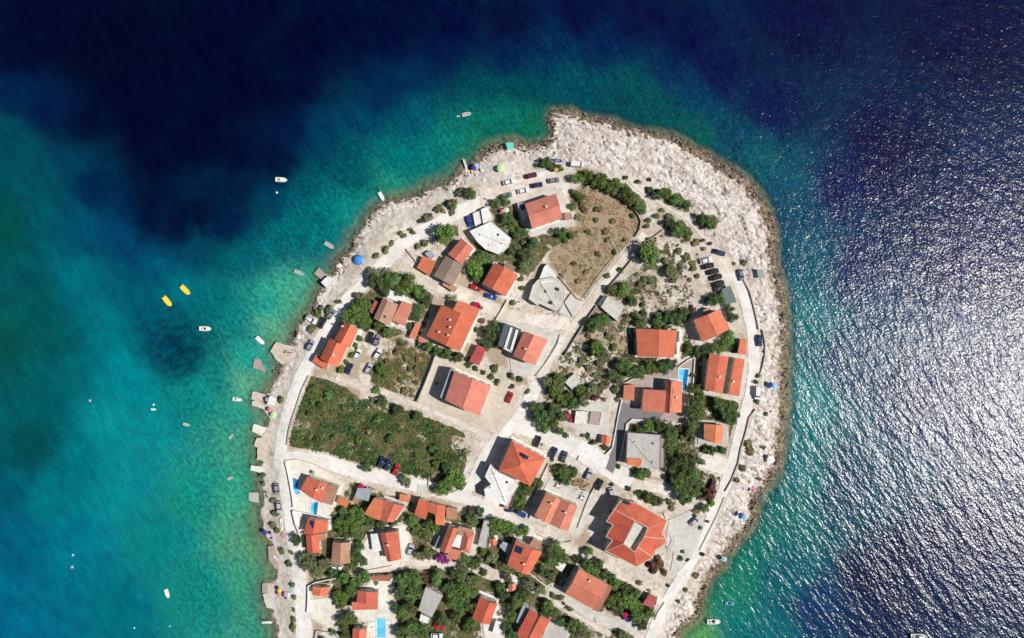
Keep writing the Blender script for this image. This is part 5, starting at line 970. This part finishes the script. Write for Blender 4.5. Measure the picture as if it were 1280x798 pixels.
def lounger(x, y, deg, word, mat):
    X = W((x, y), 3.4); g = gz(*X)+.34; a = math.radians(-deg); o = empty('sun_lounger', (X[0], X[1], g), a)
    MB().box(-.35, 0, .28, .36, 1.5, .75).build('seat', mat, o, raw=True); MB().poly([(.4, -.37, .33), (1.1, -.37, .75), (1.1, .37, .75), (.4, .37, .33)]).poly([(.4, .37, .27), (1.1, .37, .69), (1.1, -.37, .69), (.4, -.37, .27)]).build('backrest', mat, o, raw=True)
    for sx in (-1.0, .3):
        for sy in (-.3, .3): MB().box(sx, sy, -.1, .28, .06, .06).build('leg', 'metal', o, raw=True)
    pend(o, word+' sun lounger', x, y, 'sun lounger', 'sun loungers')
for q in ((487,776,0),(487,782,0),(487,788,0),(467,778,180),(467,785,180),(845,455,-30),(842,461,-30)): lounger(*q, 'white', 'white_paint')
def table_set(x, y):
    X = W((x, y), 3.4); g = gz(*X)+.3; o = empty('garden_table', (X[0], X[1], g)); MB().tube((0, 0, .95), (0, 0, 1.03), .75, n=12).build('table_top', 'white_paint', o, raw=True); MB().tube((0, 0, -.1), (0, 0, .95), .07, n=6).build('leg', 'metal', o, raw=True); pend(o, 'round white garden table', x, y, 'table', 'garden tables')
    for k in range(4):
        a = k*1.571+.4; cx, cy = X[0]+math.cos(a)*1.25, X[1]+math.sin(a)*1.25; c_ = empty('garden_chair', (cx, cy, g), a); MB().box(0, 0, .5, .58, .55, .55).build('seat', 'wood', c_, raw=True); MB().box(.27, 0, .58, 1.15, .07, .55).build('backrest', 'wood', c_, raw=True); MB().box(-.2, 0, -.1, .5, .06, .5).box(.2, 0, -.1, .5, .06, .5).build('leg_frame', 'metal', c_, raw=True); pend(c_, 'brown garden chair', x+math.cos(a)*2, y-math.sin(a)*2, 'chair', 'garden chairs')
for q in ((697,607),(727,622)): table_set(*q)
# ------------------------------------------------------------------ piers and quays
def slab(P, z, lab, nick=None, mat='beige_slab', name='quay'):
    P2 = []; n = len(P); rr = random.Random(P[0][0])
    for i in range(n):
        a, b = P[i], P[(i+1) % n]; k = max(1, int(math.dist(a, b)/4)); P2 += [(lerp(a, b, j/k)[0]+rr.uniform(-.45, .45), lerp(a, b, j/k)[1]+rr.uniform(-.45, .45)) for j in range(k)]
    X = [W(p, z) for p in P2]; o = MB().prism(X, -2.2, z).build(name, mat, org=(X[0][0], X[0][1], -2.2)); tag(o, lab, 'pier' if name == 'pier' else 'quay', 'piers and quays of the west shore')
slab([(578,199),(581,199),(585,212),(582,213)], 1.2, 'thin straight concrete jetty on the northern shore beside blue parasols', None, 'pale_slab', 'pier')
slab([(392,342),(398,335),(412,346),(405,353)], 1.3, 'stone jetty ending beside the white shore hut', None, 'paver_pink', 'pier')
slab([(345,428),(368,434),(380,442),(372,470),(345,450),(338,439)], 1.2, 'wide pale quay platform below the western seafront parking', None, 'beige_slab')
slab([(318,449),(324,449),(332,463),(331,465),(316,460)], .9, 'small detached stone platform below the wide quay', None, 'paver_pink')
slab([(316,489),(337,495),(334,508),(314,499)], 1.0, 'upper slab of the double quay with parasols and a white canopy', None, 'beige_slab')
slab([(315,502),(319,501),(335,508),(340,528),(330,512),(315,507)], .9, 'lower slab of the double quay with the pink parasol', None, 'pale_slab')
slab([(317,530),(336,536),(336,550),(315,539)], 1.0, 'plain pale rectangular pier below the brown inlet', None, 'cream_slab', 'pier')
slab([(321,548),(338,546),(337,562),(335,575),(321,575),(322,560),(317,557)], 1.1, 'stepped pale terrace with two dark parasol bases on the west shore', None, 'beige_slab')
slab([(314,582),(336,585),(335,592),(325,591),(313,588)], 1.1, 'long narrow low jetty pointing west with a cream top', None, 'cream_slab', 'pier')
slab([(311,616),(323,616),(323,629),(311,626)], .35, 'low dark grey submerged landing beside the west promenade', None, 'grey_roof')
slab([(335,683),(352,681),(356,708),(345,712),(336,700)], 1.0, 'rubble-strewn stone platform below the pale kayak', None, 'paver_pink')
slab([(328,729),(345,728),(346,742),(328,742)], .9, 'square brownish stone platform on the lower west shore', None, 'paver_pink')
slab([(328,743),(372,730),(370,764),(352,764),(333,760)], 1.1, 'big pale bathing terrace with paddle board on the lower west shore', None, 'pale_slab')
slab([(327,777),(340,777),(340,780),(327,780)], .8, 'narrow bright white jetty at the lower left shore', None, 'white_roof', 'pier')
# ------------------------------------------------------------------ walls
def wallline(P, h, mat, head, wd=.45, name='stone_wall'):
    m = MB()
    for (a, b) in zip(P[:-1], P[1:]):
        A, B = Vector(W(a)), Vector(W(b)); d = (B-A).normalized(); n = Vector((-d.y, d.x))*wd/2; A2, B2 = A-d*wd*.3, B+d*wd*.3
        m.prism([tuple(A2+n), tuple(A2-n), tuple(B2-n), tuple(B2+n)], lambda x, y: gz(x, y)-.5, lambda x, y: gz(x, y)+h+random.uniform(-.04, .04)) if (B-A).length < 9 else None
        if (B-A).length >= 9:
            k = int((B-A).length/6)+1
            for i in range(k):
                C_, D = A.lerp(B, i/k), A.lerp(B, (i+1)/k); hh = h+random.uniform(-.05, .05); m.prism([tuple(C_+n), tuple(C_-n), tuple(D-n), tuple(D+n)], lambda x, y: gz(x, y)-.5, lambda x, y: gz(x, y)+hh)
    A = W(P[0]); o = m.build(name, mat, org=(A[0], A[1], gz(*A))); mid = P[len(P)//2]; pend(o, head, mid[0], mid[1], 'wall', 'walls along lanes and gardens')
for q in (([(744,231),(760,238),(774,247),(788,258),(797,268),(801,277),(799,288),(794,296)], 1.3, 'stone', 'curved dry-stone wall'), ([(829,288),(818,296),(806,303),(796,311),(788,318)], 1.1, 'stone', 'straight dry-stone wall'), ([(789,326),(776,342),(764,356),(757,363)], 1.3, 'stone', 'lane-side stone wall'), ([(746,382),(732,402),(718,424),(706,444)], 1.5, 'stone', 'long lane-side stone wall'),
 ([(764,303),(772,316),(760,330),(748,345),(738,360),(728,373)], .5, 'stone', 'low crumbling stone wall'), ([(684,331),(696,343),(708,357),(720,372),(728,376)], 1.2, 'stone', 'dark-edged garden wall'), ([(545,444),(538,464),(530,484),(522,502)], 2.4, 'wall_grey', 'tall grey boundary wall'), ([(522,503),(545,510),(570,518),(596,529),(618,542)], .6, 'wall_grey', 'low kerb-like lot wall'),
 ([(386,470),(378,486),(372,504),(366,522),(361,540),(359,556)], .8, 'stone', 'low field wall'), ([(357,576),(372,574),(392,580),(420,592),(448,603),(470,609)], 1.0, 'wall_cream', 'cream roadside wall'), ([(358,578),(362,595),(366,618),(368,634)], 1.6, 'wall_white', 'tall white garden wall'), ([(367,639),(371,655),(376,667),(379,666)], 2.0, 'wall_white', 'white yard wall'), ([(367,638),(384,641),(402,645)], 1.4, 'wall_white', 'white deck wall'),
 ([(929,350),(937,365),(942,385),(946,402),(948,412)], .9, 'stone', 'brown roadside wall'), ([(953,413),(956,428),(956,445),(953,458),(950,467)], .8, 'stone', 'thin curved roadside wall'), ([(944,512),(936,522),(932,540),(926,560),(922,580),(914,600),(906,614)], .9, 'stone', 'long roadside wall'), ([(905,622),(897,642),(886,664),(874,688)], .5, 'stone', 'low road edge wall'), ([(848,459),(860,450),(868,447),(867,462),(866,480),(861,500),(857,528),(845,530),(832,526)], 1.1, 'wall_white', 'cream pool-side wall'),
 ([(779,480),(790,474),(805,469),(820,466)], 1.4, 'wall_cream', 'cream garden wall'), ([(777,500),(773,518),(769,540),(765,560),(757,568)], 1.0, 'wall_white', 'white driveway wall'), ([(842,527),(822,526),(790,524),(783,530),(780,548),(776,570)], 1.2, 'wall_white', 'white curved driveway wall'), ([(385,765),(386,745),(386,732),(395,727),(420,722)], 1.6, 'wall_white', 'white corner wall'), ([(394,798),(396,788),(412,790),(424,797)], 1.2, 'wall_grey', 'grey courtyard wall'),
 ([(661,716),(675,727),(690,738)], .5, 'wall_cream', 'narrow path wall'), ([(537,596),(535,608),(548,615),(565,616),(576,610),(582,598)], .7, 'stone', 'rounded corner wall'), ([(617,405),(627,388),(634,376)], 1.1, 'wall_cream', 'cream yard wall'), ([(672,668),(690,676),(706,678),(714,676)], .8, 'stone', 'curved stone kerb wall'), ([(740,700),(760,716),(785,730),(812,740),(822,745),(820,756)], 1.0, 'wall_cream', 'long cream lane wall'),
 ([(660,400),(645,430)], .1, 'wall_cream', 'thin'), ([(745,606),(738,618),(733,630),(722,660)], 1.0, 'wall_cream', 'cream terrace wall'), ([(686,580),(678,596),(668,622),(662,648)], 1.2, 'wall_cream', 'straight cream garden wall'), ([(700,418),(697,430),(685,450),(670,470)], .9, 'wall_grey', 'grey garden wall'), ([(450,714),(470,711),(490,707)], .9, 'wall_cream', 'cream lane wall'), ([(830,753),(822,765),(818,775)], .6, 'stone', 'short stone wall'), ([(722,575),(724,570)], .8, 'wall_cream', 'short cream wall'), ([(700,590),(717,598)], .8, 'wall_white', 'short white wall'),
 ([(508,312),(516,322),(530,340)], .9, 'stone', 'short lane wall'), ([(830,642),(834,652),(837,650)], .7, 'wall_cream', 'tiny cream wall'), ([(878,645),(862,636),(845,628)], .6, 'wall_cream', 'cream verge wall')):
    if q[1] > .2: wallline(*q)
# plaza steps right of the courtyard complex
c = W((830,675)); r = empty('curved_steps', (c[0], c[1], gz(*c)))
for i, (R, hh) in enumerate(((16, .2), (13, .4), (10, .6))):
    m = MB(); P = [(math.cos(a)*R*S, math.sin(a)*R*S) for a in [math.radians(q) for q in range(-75, 76, 10)]]; Q = [(x*(R-1.2)/R, y*(R-1.2)/R) for x, y in P]
    for k in range(len(P)-1): m.prism([P[k], P[k+1], Q[k+1], Q[k]], -.3, hh)
    m.build('step', 'wall_grey', r, raw=True)
tag(r, 'grey concentric curved steps beside the rounded bay of the courtyard complex', 'steps')
# ------------------------------------------------------------------ vegetation and ground
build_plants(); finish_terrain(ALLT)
tufts('scrub', 'leaf_dark', scatter(Z_FIELD, 6500, .47, 13, 41), 1.25, .36, 10, 11)
tufts('scrub', 'leaf_dry', scatter(Z_FIELD, 4200, .50, 8, 42)+scatter(Z_WEED, 1200, .48, 8, 43), .75, .28, 6, 12)
tufts('scrub', 'grass_field', scatter(Z_FIELD, 7500, .42, 10, 1)+scatter(Z_WEED, 1600, .47, 9, 2), .75, .30, 6, 1)
tufts('undergrowth', 'leaf_dark', scatter(Z_GARD, 9000, .40, 9, 3)+scatter(Z_EGARD, 5200, .40, 9, 4)+scatter(Z_VILN, 900, .42, 8, 5)+scatter(Z_VILN2, 700, .44, 8, 6), .8, .32, 6, 2)
tufts('scrub', 'leaf_olive', scatter(Z_MID, 5600, .45, 9, 7)+scatter(Z_NECK, 1600, .46, 7, 8)+scatter(Z_FIELD, 1600, .5, 7, 9), .8, .28, 7, 3)
tufts('scrub', 'rubble', scatter(Z_MID, 4200, .5, 7, 60)+scatter([(655,395),(700,388),(715,405),(700,430),(660,410)], 700, .45, 6, 61)+scatter([(600,375),(660,375),(655,400),(610,395)], 200, .5, 6, 62)+scatter(Z_ROCKN, 4000, .52, 9, 63), .9, .30, 6, 21)
tufts('garden_plot', 'leaf_mid', scatter([(694,581),(718,591),(709,608),(689,598)], 420, .2, 9, 30, False), .8, .32, 6, 8)
tufts('dry_grass', 'grass_dry', scatter([(718,594),(738,604),(729,620),(709,609)], 260, .2, 9, 31, False), .6, .3, 6, 9)
tufts('dry_grass', 'grass_dry', scatter(Z_DRY, 5200, .40, 7, 10)+scatter(Z_WEED, 1500, .44, 7, 11)+scatter(Z_MID, 1500, .5, 9, 12), .55, .22, 5, 4)
def rocks(pts, seed, s0, s1):
    rr = random.Random(seed); m = MB()
    for x, y in pts:
        X = W((x, y)); g = gz(*X); s = rr.uniform(s0, s1)*(1+.8*(rr.random() < .1)); n = 6; a0 = rr.uniform(0, 6.28); e = rr.uniform(.5, .9); b = len(m.v); zt = g+s*rr.uniform(.25, .7)
        lo = [(X[0]+math.cos(a0+i*6.283/n)*s*rr.uniform(.8, 1.15), X[1]+math.sin(a0+i*6.283/n)*s*e*rr.uniform(.8, 1.15)) for i in range(n)]
        m.v += [(p[0], p[1], g-.5) for p in lo]+[(X[0]+(p[0]-X[0])*.65, X[1]+(p[1]-X[1])*.65, zt+rr.uniform(-.15, .15)*s) for p in lo]; m.f.append(tuple(range(b+n, b+2*n)))
        for i in range(n): j = (i+1) % n; m.f.append((b+i, b+j, b+n+j, b+n+i))
    return m
ring_ = [(x, y) for x, y in scatter(Z_ROCKN, 7000, .44, 10, 20)]
RKm = NT('boulder'); v = RKm.pos(); nn_ = RKm.noise(v, 1.2, 4, .7); MATS['boulder'] = RKm.fin(RKm.mix(RKm.mr(nn_, .4, .62), (.42, .37, .33), (.80, .74, .69)), .9, .15)
sdv = sdist(ISL, np.array([p[0] for p in ring_]), np.array([p[1] for p in ring_]))
tag(rocks([p for p, d in zip(ring_, sdv) if d > 9][::3], 5, .12, .45).build('loose_rocks', 'boulder'), kind='stuff')
RW = NT('wet_boulder'); v = RW.pos(); nn_ = RW.noise(v, 1.0, 4, .7); MATS['wet_boulder'] = RW.fin(RW.mix(RW.mr(nn_, .4, .64), (.08, .055, .038), (.30, .23, .17)), .7, .35)
def shore_pts(n, d0, d1, seed):
    rg = np.random.default_rng(seed); X = rg.uniform(300, 1000, n); Y = rg.uniform(125, 830, n); d = sdist(ISL, X, Y); k = (d > d0) & (d < d1) & ((X > 560) | (Y < 470)); return list(zip(X[k], Y[k]))
tag(rocks(shore_pts(60000, -3.5, 9, 5), 6, .25, 1.0).build('shore_rocks', 'wet_boulder'), kind='stuff')
flush_labels()
